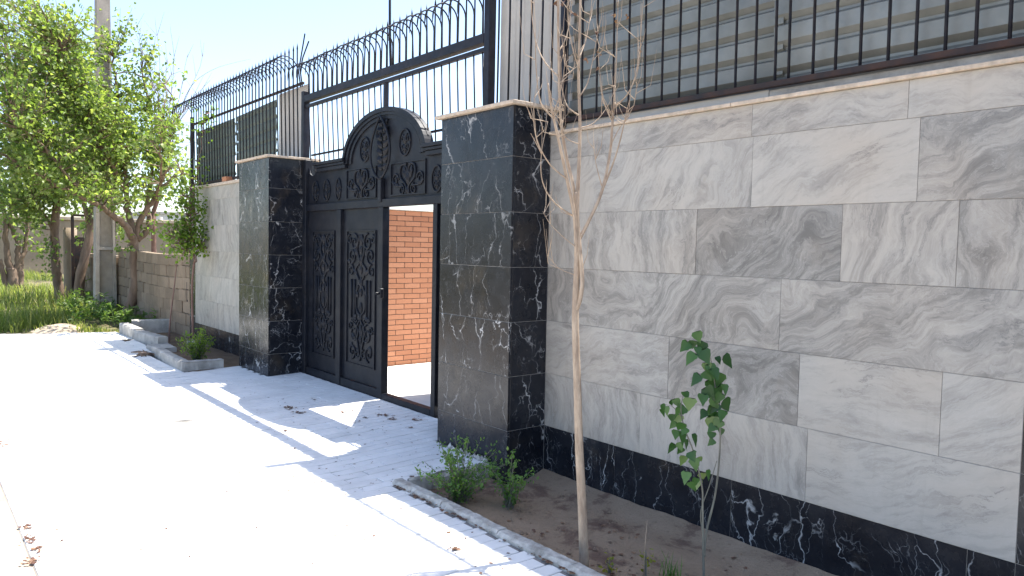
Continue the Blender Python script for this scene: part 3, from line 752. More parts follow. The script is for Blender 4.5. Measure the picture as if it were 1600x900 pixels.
root = empty('pillar_fence', (-.4, .1, 2.69)); tag(root, 'few black upright bars rising from the cap of the nearer pillar', 'fence')
for x in pil:
    b1 = MB(); b1.tube([(x, .095, 2.692), (x+.006, .095, 3.5), (x, .095, 4.35)], .0085, 6); b1.build('fence_bar', M['bar'], root)
fx_ = [-9.15+.128*k for k in range(35)]
fence('wall_fence', 'black hooked spear fence above the farther marble wall and pillar', fx_, .098, 2.60 if False else 2.585, 3.60, 3.93, 4.13, [(-9.2, 3.75)], -9.22, -4.66, 9)
# two bent rods at the gate post
for k, (dx, dz, lab) in enumerate(((.30, .34, 'upper bent rod sticking out above the far gate post'), (.36, .20, 'lower bent rod sticking out beside the far gate post'))):
    mb = MB(); p0 = Vector((-4.68+.05*k, .07, 3.56)); mb.tube([p0, p0+Vector((-.02, -.02, .2)), p0+Vector((dx*.35, -.05, .30+.02*k)), p0+Vector((dx, -.08, .30+dz*.8))], .009, 5)
    tag(mb.build('bent_rod', M['bar']), lab, 'rod')

# ------------------------------------------------------------------ corrugated sheets
def corrugated(name, label, x0, x1, y, z0, z1, vertical, pitch, depth, mat, seed, skew=0.0, cat='metal sheet', jag=0.0):
    r_ = random.Random(seed)
    prof = [(0, 0), (.56, 0), (.70, 1), (.80, 1), (.97, 0)] if not vertical else [(0, 0), (.56, 0), (.66, -1), (.90, -1), (1.0, 0)]
    lo, hi = (x0, x1) if vertical else (z0, z1)
    us = []; u = lo
    while u < hi:
        for a, d_ in prof[:-1]:
            uu = u+a*pitch
            if uu < hi: us.append((uu, d_*depth))
        u += pitch
    us.append((hi, 0))
    n2 = 14; vs_ = []; fs = []; th = .0035
    for (uu, d_) in us:
        for j in range(n2+1):
            t = j/n2
            if vertical:
                z = z0+(z1-z0)*t; x = uu; yy = y+d_+.006*fn(uu*3, z*2)
            else:
                x = x0+(x1-x0)*t; z = uu+skew*(x-x0); yy = y+d_+.010*fn(x*2, z*3)
                if j in (0, n2): x += jag*r_.uniform(-1, 1)
            vs_.append((x, yy, z))
    for i in range(len(us)-1):
        for j in range(n2):
            a = i*(n2+1)+j; fs.append((a, a+1, a+n2+2, a+n2+1) if not vertical else (a, a+n2+1, a+n2+2, a+1))
    mb = MB(); mb.add(vs_, [f[::-1] for f in fs])
    nv = len(mb.v); mb.add([(x, y_+th, z) for x, y_, z in vs_], fs)     # back skin
    # close the rim so that the sheet has thickness
    m_ = len(us); top = [j for j in range(n2+1)]
    rim = [(i*(n2+1)) for i in range(m_)]
    for i in range(m_-1):
        a, b_ = rim[i], rim[i+1]; mb.f.append((a, b_, b_+nv, a+nv)); mb.sm.append(False)
        a, b_ = rim[i]+n2, rim[i+1]+n2; mb.f.append((b_, a, a+nv, b_+nv)); mb.sm.append(False)
    for j in range(n2):
        a, b_ = j, j+1; mb.f.append((b_, a, a+nv, b_+nv)); mb.sm.append(False)
        a, b_ = (m_-1)*(n2+1)+j, (m_-1)*(n2+1)+j+1; mb.f.append((a, b_, b_+nv, a+nv)); mb.sm.append(False)
    o = mb.build(name, M[mat]); tag(o, label, cat); return o
xj = at(1217, 60, 1, .17).x
corrugated('corrugated_sheet', 'grey horizontally ribbed metal sheet behind the fence bars beside the bare sapling', -.03, xj+.03, .165, 2.535, 3.62, False, .142, .034, 'galv', 1, -.004)
corrugated('corrugated_sheet', 'grey horizontally ribbed metal sheet behind the fence bars at the right edge', xj-.02, 4.9, .150, 2.552, 3.60, False, .150, .034, 'galv', 2, .002, jag=.004)
corrugated('corrugated_sheet', 'pale upright ribbed metal sheet above the nearer black pillar', -.845, .04, .17, 2.70, 4.12, True, .105, .009, 'galv_v', 3)
corrugated('corrugated_sheet', 'pale upright ribbed metal sheet above the farther black pillar', -5.60, -4.70, .17, 2.70, 3.62, True, .105, .009, 'galv_v', 4)
corrugated('corrugated_sheet', 'dark ribbed metal sheet behind the far fence, next to the pale upright sheet', -7.20, -5.67, .16, 2.58, 3.52, False, .15, .018, 'dark_sheet', 5, .028, jag=.02)
corrugated('corrugated_sheet', 'dark ribbed metal sheet at the far end of the far fence', -9.15, -7.27, .16, 2.55, 3.50, False, .15, .018, 'dark_sheet', 6, .006, jag=.02)
# bolts on the sheets
mb = MB(); mb.cbox(.03, xj-.02, .115, .15, 2.515, 2.58, .004); o = mb.build('sill_channel', M['galv_v']); tag(o, 'grey metal sill channel lying on the near wall coping', 'channel')
mb = MB(); mb.cbox(xj-.018, 5.2, .118, .15, 2.512, 2.575, .004); o = mb.build('sill_board', M['concrete']); tag(o, 'dull grey sill strip under the right end of the near fence', 'strip')
mb = MB(); mb.cbox(-7.35, -7.16, -.01, .09, 2.547, 2.62, .004); o = mb.build('brick', M['brick']); o.name = 'loose_brick'; tag(o, 'single loose brick on the coping beside the farther black pillar', 'brick')

# ------------------------------------------------------------------ courtyard behind the gate
fl = sheet('courtyard_floor', 'bed', -4.34, 6, .17, 9, .045)
for i in range(6):
    for j in range(12):
        x0 = -4.34+i*.92; y0 = .175+j*.34
        mb = MB(); mb.cbox(-.458, .458, -.168, .168, -.02, 0, .003); mb.build('floor_slab', M['slab'], fl, (x0+.46, y0+.17, .062+random.uniform(-.001, .001)))
bw = empty('brick_wall', (-4.45, 2, .05)); tag(bw, 'orange brick wall inside the courtyard seen through the open wicket', 'wall')
BX = -4.36
mb = MB(); mb.box(BX-.25, BX-.006, .27, 8, .0, 2.10); mb.build('mortar_core', M['dmortar'], bw)
BH, BL = .0685, .246
bm_ = MB(); bm_.cbox(-.02, 0, -BL/2+.004, BL/2-.004, -BH/2+.004, BH/2-.004, .002); bme = bm_.mesh('brick', M['brick'])
stuff = MB(); cnt = 0
for k in range(30):
    z = .05+BH*(k+.5); off = BL/2 if k % 2 else 0
    for j in range(32):
        y = .40+off+j*BL
        if y > 7.9: break
        if .78 < y < 2.55: o = link('brick', bme, bw, (BX, y, z)); cnt += 1
        else: stuff.cbox(BX-.02, BX, y-BL/2+.004, y+BL/2-.004, z-BH/2+.004, z+BH/2-.004, .002)
tag(stuff.build('brickwork', M['brick'], bw), kind='stuff')
mb = MB(); mb.cbox(BX-.29, BX+.03, .28, 8, 2.107, 2.14, .004); mb.build('coping', M['slab'], bw)

# ------------------------------------------------------------------ block wall and far left
blk = empty('block_wall', (-11.6, .05, 0)); tag(blk, 'weathered grey-brown concrete block wall behind the knotted tree', 'wall')
rb = random.Random(21)
mb = MB(); mb.box(-19.0, -9.02, .03, .17, -.15, 1.28); mb.build('mortar_core', M['mud'], blk)
for k in range(7):
    z0 = .0+k*.205; off = .2 if k % 2 else 0
    for j in range(27):
        xe = -9.01-j*.41-off; xa = xe-.40
        if j == 0 and off:
            o = MB(); o.cbox(-.095, .095, -.02, .14, .004, .198, .006); o.build('block', M['block'], blk, (-9.11, .01+rb.uniform(-.008, .008), z0))
        if xa < -19.2: break
        if k == 6 and (j > 12): continue
        dz = .03*math.sin((xe+9)*.9)*min(1, k/3)+rb.uniform(-.004, .004)
        o = MB(); o.cbox(-.201, .201, -.02, .14, .002, .203, .006); b_ = o.build('block', M['block'], blk, ((xe+xa)/2, .01+rb.uniform(-.009, .009), z0+dz)); b_.rotation_euler = (0, rb.uniform(-.012, .012), rb.uniform(-.01, .01))
mb = MB(); mb.cbox(-9.16, -9.13, -.012, .0, .62, .95, .003); mb.box(-9.16, -9.09, -.012, -.001, .62, .65)
o = mb.build('iron_hook', M['rust']); tag(o, 'small dark iron hook on the block wall near the far marble wall', 'hook')

mp_ = empty('mud_pier', (-19.0, -.3, 0)); tag(mp_, 'squat mud plastered pier at the end of the block wall', 'pier')
mb = MB(); vs_ = []; fs = []
pc = at(110, 440, 0, -19.0)
for i in range(7):
    z = -.1+2.05*i/6
    for a in range(10):
        t = 2*math.pi*a/10; r_ = .17*(1+.12*fn(a*1.3, i*1.1))*(1-.04*i/6)
        vs_.append((-19.0+r_*math.cos(t), pc.y+r_*1.0*math.sin(t), z))
for i in range(6):
    for a in range(10): fs.append((i*10+a, i*10+(a+1) % 10, (i+1)*10+(a+1) % 10, (i+1)*10+a))
fs.append(tuple(60+a for a in range(10))); mb.add(vs_, fs, True); mb.build('pier_body', M['mud'], mp_)
fm = empty('rusty_frame', (-18.6, 0, 0)); tag(fm, 'rusty iron door frame standing behind the concrete pole', 'frame')
qa = at(113, 340, 0, -18.6); qb = at(133, 340, 0, -18.6)
for yy in (qa.y, qb.y+.7):
    mb = MB(); mb.cbox(-18.63, -18.57, yy-.035, yy+.035, -.1, 2.25, .004); mb.build('frame_post', M['rust'], fm)
mb = MB(); mb.cbox(-18.63, -18.57, qa.y-.035, qb.y+.735, 2.251, 2.31, .004); mb.build('frame_top', M['rust'], fm)
mb = MB(); mb.box(-18.615, -18.585, qa.y+.036, qb.y+.66, .9, 1.7); mb.build('frame_panel', M['rust'], fm)

# concrete H pole
pl = empty('concrete_pole', (-14.4, -.25, 0)); tag(pl, 'tall tapered concrete utility pole with recessed panels among the trees', 'utility pole')
PXX = -14.4; ya0, yb0 = at(147, 480, 0, PXX).y, at(181, 480, 0, PXX).y; yc = (ya0+yb0)/2
def phw(z): return (.215-.0125*z)
def pbox(y0, y1, x0, x1, z0, z1, name):     # tapered piece; y as fraction of half width
    mb = MB(); vs_ = []
    for z in (z0, z1):
        for (x, y) in ((x0, y0), (x1, y0), (x1, y1), (x0, y1)): vs_.append((x+PXX, yc+y*phw(z), z))
    mb.add(vs_, [(0, 3, 2, 1), (4, 5, 6, 7), (0, 1, 5, 4), (1, 2, 6, 5), (2, 3, 7, 6), (3, 0, 4, 7)]); mb.build(name, M['pole'], pl)
pbox(-1, -.62, -.13, .13, -.2, 9, 'flange'); pbox(.74, 1, -.13, .13, -.2, 9, 'flange'); pbox(-.62, .74, -.13, .02, -.2, 9, 'web')
for z in (.27, 1.42, 2.6, 3.8, 5.0, 6.2, 7.4): pbox(-.62, .74, .021, .11, z, z+.07, 'rung')
pbox(-.62, .74, .021, .129, 5.6, 9, 'solid_top')

# far background
fw_ = empty('far_mud_wall', (-37, -2, 0)); tag(fw_, 'long pale mud wall across the field behind the left trees', 'wall')
mb = MB(); mb.cbox(-37.4, -37, -9.0, 14, -.2, 2.55, .02); mb.build('wall_body', M['mud'], fw_)
mb = MB(); mb.cbox(-37.45, -36.9, -9.1, 14.1, 2.551, 2.72, .02); mb.build('wall_cap', M['dirt'], fw_)
hs = empty('white_building', (-60, 14, 0)); tag(hs, 'low white building far beyond the block wall', 'building')
p0 = at(232, 340, 0, -55); p1 = at(296, 340, 0, -55)
mb = MB(); mb.box(-60, -55, p0.y, p1.y, -.2, 3.6); mb.build('wall', M['white_wall'], hs)
mb = MB(); mb.box(-60.2, -54.9, p0.y-.15, p1.y+.15, 3.601, 3.8); mb.build('roof', M['concrete'], hs)
mb = MB(); mb.box(-54.999, -54.95, p0.y+.8, p0.y+1.6, 1.2, 2.4); mb.build('window', M['gate'], hs)
q = at(252, 370, 0, -48)
up_ = empty('far_pole', (q.x, q.y, 0)); tag(up_, 'thin distant power pole seen below the sapling crown', 'utility pole')
mb = MB(); mb.tube([(q.x, q.y, -.1), (q.x, q.y, 3.2)], [.13, .1], 8); mb.build('shaft', M['pole'], up_)
mb = MB(); mb.box(q.x-.04, q.x+.04, q.y-.5, q.y+.5, 2.8, 2.88); mb.build('crossarm', M['rust'], up_)

# ------------------------------------------------------------------ vegetation helpers
def leaf_geo(mb, c, ax, nrm, l, w_, fold=.25):
    ax = ax.normalized(); side = ax.cross(nrm)
    if side.length < 1e-5: side = ax.orthogonal()
    side.normalize(); up = side.cross(ax)
    b0 = c; tip = c+ax*l-up*l*.15; mid = c+ax*l*.45
    l1 = c+ax*l*.30+side*w_*.5+up*w_*fold; r1 = c+ax*l*.30-side*w_*.5+up*w_*fold
    l2 = c+ax*l*.62+side*w_*.40+up*w_*fold*.6; r2 = c+ax*l*.62-side*w_*.40+up*w_*fold*.6
    mb.add([b0, l1, l2, tip, r2, r1, mid], [(0, 6, 1), (1, 6, 2), (2, 6, 3), (3, 6, 4), (4, 6, 5), (5, 6, 0)])
def rvec(r_, up=0.0):
    v = Vector((r_.gauss(0, 1), r_.gauss(0, 1), r_.gauss(0, 1)+up)); return v.normalized()
def smooth_path(pts, n=5):
    pts = [Vector(p) for p in pts]; out = []; m = len(pts)
    for i in range(m-1):
        p0 = pts[max(i-1, 0)]; p1 = pts[i]; p2 = pts[i+1]; p3 = pts[min(i+2, m-1)]
        for s_ in range(n):
            t = s_/n; out.append(.5*((2*p1)+(-p0+p2)*t+(2*p0-5*p1+4*p2-p3)*t*t+(-p0+3*p1-3*p2+p3)*t**3))
    out.append(pts[-1]); return out
def limb(mb, pts, r0, r1, n=7, sm=5, wob=0.0, r_=None):
    P_ = smooth_path(pts, sm); m = len(P_)
    if wob and r_: P_ = [p+Vector((r_.gauss(0, wob), r_.gauss(0, wob), r_.gauss(0, wob*.5))) if 0 < i < m-1 else p for i, p in enumerate(P_)]
    mb.tube(P_, [r0+(r1-r0)*(i/(m-1))**.8 for i in range(m)], n); return P_
def crown(blobs, r_, density, leaf_l, anchors, twig_mb, leaf_mb, per=13, spread=.26, tw=.006):
    """clumps of leaves round twigs that grow from the nearest limb point"""
    for (c, rad, k) in blobs:
        c = Vector(c); vol = rad[0]*rad[1]*rad[2]
        for _ in range(max(3, int(density*k*vol))):
            while True:
                u = Vector((r_.uniform(-1, 1), r_.uniform(-1, 1), r_.uniform(-1, 1)))
                if u.length < 1: break
            u = u*(.55+.45*u.length)
            p_ = c+Vector((u.x*rad[0], u.y*rad[1], u.z*rad[2]))
            a = min(anchors, key=lambda q: (q-p_).length+.6*max(0, q.z-p_.z)); dv = p_-a
            if dv.length > 1.6: a = p_-dv.normalized()*r_.uniform(.6, 1.3); dv = p_-a
            md = a+dv*.5+Vector((r_.gauss(0, .06), r_.gauss(0, .06), .05))
            twig_mb.tube([a, md, p_], [tw*1.6, tw, tw*.4], 4, False)
            for q in range(per):
                s_ = r_.random()
                cc = (md+(p_-md)*s_)+Vector((r_.gauss(0, spread*.42), r_.gauss(0, spread*.42), r_.gauss(0, spread*.36)))
                ax = rvec(r_, -.35); l = leaf_l*r_.uniform(.6, 1.25)
                leaf_geo(leaf_mb, cc, ax, rvec(r_, 1.4), l, l*r_.uniform(.62, .85))

# ------------------------------------------------------------------ trees at the left
def tree(name, label, X, trunk, limbs, blobs, leafmat, density, leaf_l, seed, r0, barkm='bark', extra=None, per=13):
    r_ = random.Random(seed); base = trunk[0]
    root = empty(name, (base[0], base[1], 0)); tag(root, label, 'tree')
    mb = MB(); anchors = limb(mb, trunk, r0, r0*.72, 10, 5, r0*.05, r_)
    mb.build('trunk', M[barkm], root); an = [Vector(p) for p in anchors[-3:]]
    for (pts, ra, rb_) in limbs:
        mb = MB(); pp = limb(mb, pts, ra, rb_, 7, 5, .015, r_); mb.build('limb', M[barkm], root); an += pp[2:]
    tw = MB(); lf = MB()
    crown(blobs, r_, density, leaf_l, an, tw, lf, per)
    if extra: extra(lf, tw, r_)
    tag(tw.build('twigs', M[barkm], root), kind='stuff'); tag(lf.build('crown', M[leafmat], root), kind='stuff')
    return root
def ax_(px, py, X, dx=0.0): v = at(px, py, 0, X+dx); return v
X1 = -12.7
T = lambda px, py, dx=0.0: ax_(px, py, X1, dx)
main_trunk = [T(202, 512), T(199, 492), T(206, 468), T(212, 440), T(209, 405), T(211, 372)]
main_limbs = [
 ([T(209, 385), T(196, 352, .3), T(170, 332, .6), T(138, 312, .9), T(90, 290, 1.1), T(40, 262, 1.2)], .09, .02),
 ([T(210, 378), T(203, 345), T(198, 310, -.2), T(196, 250, -.3), T(185, 170, -.3), T(178, 90, -.2)], .085, .018),
 ([T(212, 372), T(222, 340, .1), T(240, 312, .2), T(262, 285, .3), T(288, 262, .4)], .08, .02),
 ([T(214, 375), T(233, 352), T(232, 320, -.3), T(238, 270, -.4), T(236, 190, -.4), T(222, 110, -.5)], .075, .014),
 ([T(196, 300), T(170, 250, .3), T(140, 200, .5), T(110, 140, .6), T(96, 80, .7)], .05, .012),
 ([T(170, 332, .6), T(120, 290, 1.0), T(70, 230, 1.3), T(30, 200, 1.5)], .045, .012),
 ([T(240, 312, .2), T(258, 270, .2), T(268, 200, .1), T(270, 150, .1)], .035, .008),
 ([T(240, 312, .2), T(252, 285, .9), T(266, 262, 1.8), T(284, 272, 2.7)], .035, .008), ([T(252, 285, .9), T(250, 240, 1.7), T(256, 190, 2.2), T(260, 130, 2.0)], .028, .006),
]
def bl(px, py, X, dx, rx, ry, rz, k=1.0): return (tuple(ax_(px, py, X, dx)), (rx, ry, rz), k)
main_blobs = [bl(200, 210, X1, 0, 1.0, .85, .95), bl(150, 200, X1, .3, 1.1, .9, 1.0), bl(100, 170, X1, .5, 1.1, .85, 1.0), bl(120, 90, X1, .5, .9, .65, .7, .8),
 bl(210, 130, X1, -.2, .8, .5, .75, .9), bl(190, 60, X1, -.2, .6, .42, .6, .55), bl(228, 250, X1, 0, .9, .55, .75), bl(252, 190, X1, .1, .6, .4, .7, .7), bl(160, 275, X1, .6, .9, .8, .55, .9),
 bl(60, 230, X1, 1.0, 1.0, .8, .9), bl(20, 180, X1, 1.2, .9, .7, 1.2), bl(90, 285, X1, 1.0, .8, .8, .45, .8), bl(236, 120, X1, 0, .35, .25, .7, .7), bl(252, 90, X1, 0, .25, .2, .45, .5),
 bl(245, 300, X1, .2, .5, .35, .35, .7), bl(265, 255, X1, .3, .5, .35, .4, .7), bl(180, 305, X1, .6, .7, .5, .35, .8), bl(215, 300, X1, .4, .6, .4, .35, .7), bl(120, 310, X1, .8, .7, .5, .3, .7), bl(170, 40, X1, -.6, .4, .3, .5, .3), bl(160, 105, X1, .5, .5, .4, .5, .7), bl(150, 150, X1, .8, .6, .5, .5, .8), bl(165, 65, X1, .4, .25, .2, .3, .6), bl(50, 120, X1, 1.0, .8, .7, .8), bl(25, 60, X1, 1.0, .7, .6, .7, .8), bl(70, 40, X1, .8, .5, .45, .45, .7),
 bl(100, 25, X1, .5, .8, .6, .6, .7), bl(30, 5, X1, .8, .8, .7, .5, .7), bl(135, 40, X1, .2, .5, .35, .5, .5), bl(205, 20, X1, -.2, .4, .25, .5, .5), bl(245, 65, X1, 0, .2, .15, .35, .4), bl(262, 130, X1, 1.8, .5, .3, .4, .5), bl(285, 285, X1, 2.6, .6, .3, .3, .8), bl(268, 225, X1, 2.4, .8, .35, .4, .8), bl(298, 262, X1, 2.8, .4, .2, .3, .8), bl(240, 215, X1, 2.2, .8, .4, .5, .8), bl(278, 330, X1, 2.6, .4, .2, .2, .6), bl(215, 190, X1, -.5, .9, .6, .8), bl(275, 215, X1, .2, .4, .3, .5, .6), bl(262, 290, X1, .1, .5, .35, .4, .7), bl(282, 240, X1, .3, .3, .25, .35, .6), bl(130, 240, X1, -.8, 1.0, .9, .9),
 bl(232, 345, X1, .1, .3, .25, .18, .6), bl(195, 385, X1, .2, .2, .16, .15, .4)]
tree('mulberry_tree', 'large leafy tree with a knotted forked trunk beside the concrete pole', X1, main_trunk, main_limbs, main_blobs, 'leaf_main', 125, .088, 31, .115)
X2 = -18.1; T2 = lambda px, py, dx=0.0: ax_(px, py, X2, dx)
tree('roadside_tree', 'slender leaning tree with a straight brown trunk left of the mud pier', X2, [T2(96, 478), T2(90, 440), T2(86, 400), T2(86, 350), T2(90, 310)],
 [([T2(90, 312), T2(70, 270, .3), T2(50, 210, .5), T2(30, 140, .6)], .1, .02), ([T2(90, 310), T2(102, 250), T2(120, 180), T2(126, 110)], .1, .02), ([T2(86, 372), T2(78, 350), T2(64, 330), T2(48, 320, .4)], .05, .015), ([T2(87, 330), T2(78, 300), T2(74, 270)], .04, .012)],
 [bl(70, 260, X2, 0, 1.3, 1.2, 1.0), bl(30, 280, X2, .4, 1.2, 1.0, .9), bl(110, 280, X2, 0, 1.2, .7, .7, .8), bl(20, 330, X2, .4, 1.0, .8, .55, .8), bl(85, 200, X2, 0, 1.3, 1.1, 1.1), bl(20, 210, X2, .3, 1.2, .8, 1.1), bl(110, 130, X2, 0, 1.2, .9, 1.0), bl(60, 330, X2, .2, .7, .5, .35, .6),
  bl(50, 150, X2, .2, 1.2, 1.0, 1.0, .8), bl(40, 80, X2, 0, 1.3, 1.1, 1.0, .8), bl(90, 60, X2, 0, 1.1, .9, .9, .7), bl(10, 20, X2, 0, 1.1, .9, .9, .7), bl(70, 300, X2, -.3, 1.3, 1.0, .7, .9), bl(70, 395, X2, .3, .25, .22, .2, .4), bl(78, 425, X2, .3, .2, .15, .15, .3)], 'leaf_dark', 95, .105, 32, .125)
X3 = -17.2; T3 = lambda px, py, dx=0.0: ax_(px, py, X3, dx)
tree('roadside_tree', 'dark trunked tree leaning over the rusty frame behind the pole', X3, [T3(128, 480), T3(124, 450), T3(130, 410), T3(142, 360), T3(146, 320)],
 [([T3(142, 355), T3(132, 320), T3(120, 290), T3(112, 240)], .08, .02), ([T3(146, 322), T3(150, 270), T3(160, 200)], .09, .02)],
 [bl(130, 260, X3, 0, 1.0, .8, .8), bl(165, 240, X3, -.3, 1.0, .8, 1.0), bl(140, 190, X3, 0, 1.0, .8, .9), bl(140, 330, X3, .1, .5, .5, .4, .6), bl(140, 390, X3, -.4, .4, .35, .6, .6), bl(145, 440, X3, -.4, .35, .3, .5, .6)], 'leaf_dark', 75, .105, 33, .135)
X4 = -24.5; T4 = lambda px, py, dx=0.0: ax_(px, py, X4, dx)
tree('pollard_tree', 'many stemmed low tree at the left edge of the meadow', X4, [T4(22, 458), T4(20, 435), T4(17, 418)],
 [([T4(20, 435), T4(12, 400), T4(8, 350), T4(2, 300)], .13, .05), ([T4(21, 440), T4(28, 405), T4(26, 375), T4(16, 345), T4(18, 300)], .12, .04), ([T4(24, 445), T4(33, 410), T4(40, 380), T4(44, 330)], .12, .04), ([T4(30, 448), T4(32, 430), T4(31, 412)], .12, .09), ([T4(12, 452), T4(4, 425), T4(0, 405)], .1, .06)],
 [bl(15, 330, X4, 0, 1.4, 1.0, .9), bl(40, 350, X4, .2, 1.0, .7, .6, .7), bl(0, 280, X4, 0, 1.5, 1.2, 1.3), bl(45, 300, X4, 0, 1.2, .9, .8, .8), bl(60, 385, X4, .2, .5, .4, .3, .4)], 'leaf_dark', 18, .15, 34, .20)
X5 = -30; T5 = lambda px, py, dx=0.0: ax_(px, py, X5, dx)
tree('background_tree', 'hazy tree behind the block wall seen through the branches', X5, [tuple(T5(170, 440)), tuple(T5(172, 380)), tuple(T5(175, 320))],
 [([T5(175, 330), T5(185, 290), T5(190, 240)], .1, .03)], [bl(180, 300, X5, 0, 2, 1.6, 2.0, .6), bl(205, 350, X5, 0, 1.2, 1.0, 1.0, .6), bl(140, 320, X5, 0, 1.6, 1.4, 1.4, .6), bl(190, 380, X5, 0, 1.0, .8, .8, .5)], 'leaf_dark', 8, .22, 35, .18)
# leafy sapling in the far bed
X6 = -8.15; T6 = lambda px, py, dx=0.0: ax_(px, py, X6, dx)
tree('leafy_sapling', 'young lime-green sapling with a thin reddish stem at the far marble wall end', X6, [T6(302, 545), T6(301, 500), T6(300, 450), T6(303, 410)],
 [([T6(303, 412), T6(300, 370), T6(296, 330), T6(298, 280)], .016, .004), ([T6(303, 412), T6(315, 385), T6(325, 365)], .010, .003), ([T6(302, 400), T6(285, 380), T6(268, 370)], .010, .003), ([T6(297, 335), T6(306, 290), T6(314, 230), T6(318, 180)], .008, .003)],
 [bl(300, 375, X6, 0, .26, .24, .22, 9), bl(282, 360, X6, 0, .24, .22, .22, 9), bl(275, 380, X6, .1, .2, .18, .13, 9), bl(298, 335, X6, 0, .22, .2, .22, 8), bl(318, 378, X6, .1, .16, .12, .15, 9), bl(290, 310, X6, 0, .2, .2, .18, 8), bl(290, 395, X6, 0, .2, .2, .08, 9),
  bl(316, 190, X6, 0, .07, .07, .22, 30), bl(305, 285, X6, 0, .12, .1, .12, 12), bl(312, 255, X6, 0, .1, .07, .12, 10)], 'leaf_lime', 300, .062, 36, .021, 'twig', per=9)
st = empty('bare_sapling', tuple(T6(264, 545, -.6))); tag(st, 'thin leaning leafless stem in the far planting bed before the block wall', 'sapling')
mb = MB(); limb(mb, [T6(263, 548, -.6), T6(266, 500, -.6), T6(272, 450, -.6), T6(277, 405, -.6)], .017, .006, 6); mb.build('stem', M['twig'], st)
# reddish bare shoots fanning out behind the fence end
sh = empty('bare_shrub', tuple(T(262, 300, -.2))); tag(sh, 'leafless reddish shoots fanning up beside the end of the far fence', 'shrub')
r_ = random.Random(44); mb = MB()
b0 = T(240, 330, -.6); 
for k in range(26):
    px1, py1 = r_.uniform(205, 345), r_.uniform(20, 150)
    if px1 > 290: py1 = r_.uniform(75, 190)
    b1 = T(r_.uniform(236, 268), r_.uniform(225, 300), r_.uniform(-.7, -.2)); dx = r_.uniform(-.6, .3)
    md = T((px1*.45+255*.55)+r_.uniform(-6, 10), py1*.5+240*.5-5, dx)
    pp = limb(mb, [b1, md, T(px1, py1, dx)], .011, .0025, 4, 5, .012, r_)
    for q in range(3):
        s_ = pp[r_.randrange(3, len(pp)-1)]; mb.tube([s_, s_+Vector((r_.gauss(0, .1), r_.gauss(.05, .15), r_.uniform(.2, .5)))], [.005, .0015], 4, False)
for k in range(40):
    b1 = T(r_.uniform(262, 300), r_.uniform(190, 270), -.5); mb.tube([b1, b1+Vector((r_.gauss(0, .1), r_.gauss(.12, .2), r_.uniform(-.3, .45)))], [.006, .002], 4, False)
limb(mb, [T(262, 255, -.5), T(290, 150, -.4), T(330, 110, -.3), T(392, 92, -.2)], .010, .002, 4); mb.build('shoots', M['twig'], sh)
mb = MB(); limb(mb, [b0, T(250, 300, -.5), T(256, 250, -.45)], .05, .02, 6); limb(mb, [tuple(Vector((b0.x, b0.y, -.05))), b0], .06, .05, 7); mb.build('stem', M['twig'], sh)

# ------------------------------------------------------------------ meadow
gm = MB(); r_ = random.Random(50)
def blade(x, y, h, lean, wd, z0=-.04):
    a = r_.uniform(0, 2*math.pi); d = Vector((math.cos(a), math.sin(a), 0)); s_ = Vector((-d.y, d.x, 0))*wd
    b = Vector((x, y, z0)); m_ = b+d*lean*.35+Vector((0, 0, h*.6)); t = b+d*lean+Vector((0, 0, h))
    gm.add([b-s_, b+s_, m_+s_*.7, m_-s_*.7, t], [(0, 1, 2, 3), (3, 2, 4)])
def in_path(x, y): return x > -10.9+(y+.82)*.42 and y < -.6
n_ = 0
while n_ < 30000:
    x = -10.2-34*r_.random()**1.6; y = r_.uniform(-9, 1.4) if x < -15 else r_.uniform(-4.6, .0)
    if in_path(x, y) or (x > -10.6 and y > -.9): continue
    dens = fn(x, y, .55)
    if dens < -.28 or (x > -13.5 and -2.1 < y < -1.35 and r_.random() < .9 and x > -12.2): continue
    edge = min(1, max(.25, (-10.6-x)/1.8))
    h = r_.uniform(.10, .34)*edge*(1.15+dens)*(1 if x > -22 else .8); blade(x, y, h, h*r_.uniform(.1, .7), .006+.008*r_.random()); n_ += 1
o = gm.build('meadow_grass', M['grass']); tag(o, 'tall green meadow grass below the left trees', 'grass', kind='stuff')
wm = MB(); wt = MB()
for k in range(150):
    px = r_.uniform(105, 250); 
    p_ = at(px, r_.uniform(478, 512), 2, 0.0)
    if p_.x > -10.4 and p_.y < -.0: continue
    h = r_.uniform(.18, .5)*(1 if px < 200 else .7); tip = p_+Vector((r_.gauss(0, .08), r_.gauss(0, .08), h)); wt.tube([p_, tip], [.006, .003], 4, False)
    for q in range(14):
        c = p_+(tip-p_)*(.15+.85*r_.random()); ax = Vector((r_.gauss(0, 1), r_.gauss(0, 1), r_.uniform(.1, 1.0))).normalized(); l = r_.uniform(.06, .14); leaf_geo(wm, c, ax, rvec(r_, 1.5), l, l*.3)
wd_ = empty('weed_patch', (-13, -.5, 0)); tag(wd_, 'broad leaved weeds around the foot of the concrete pole', 'weeds', kind='stuff')
tag(wm.build('weed_leaves', M['weed'], wd_), kind='stuff'); tag(wt.build('weed_stems', M['weed'], wd_), kind='stuff')

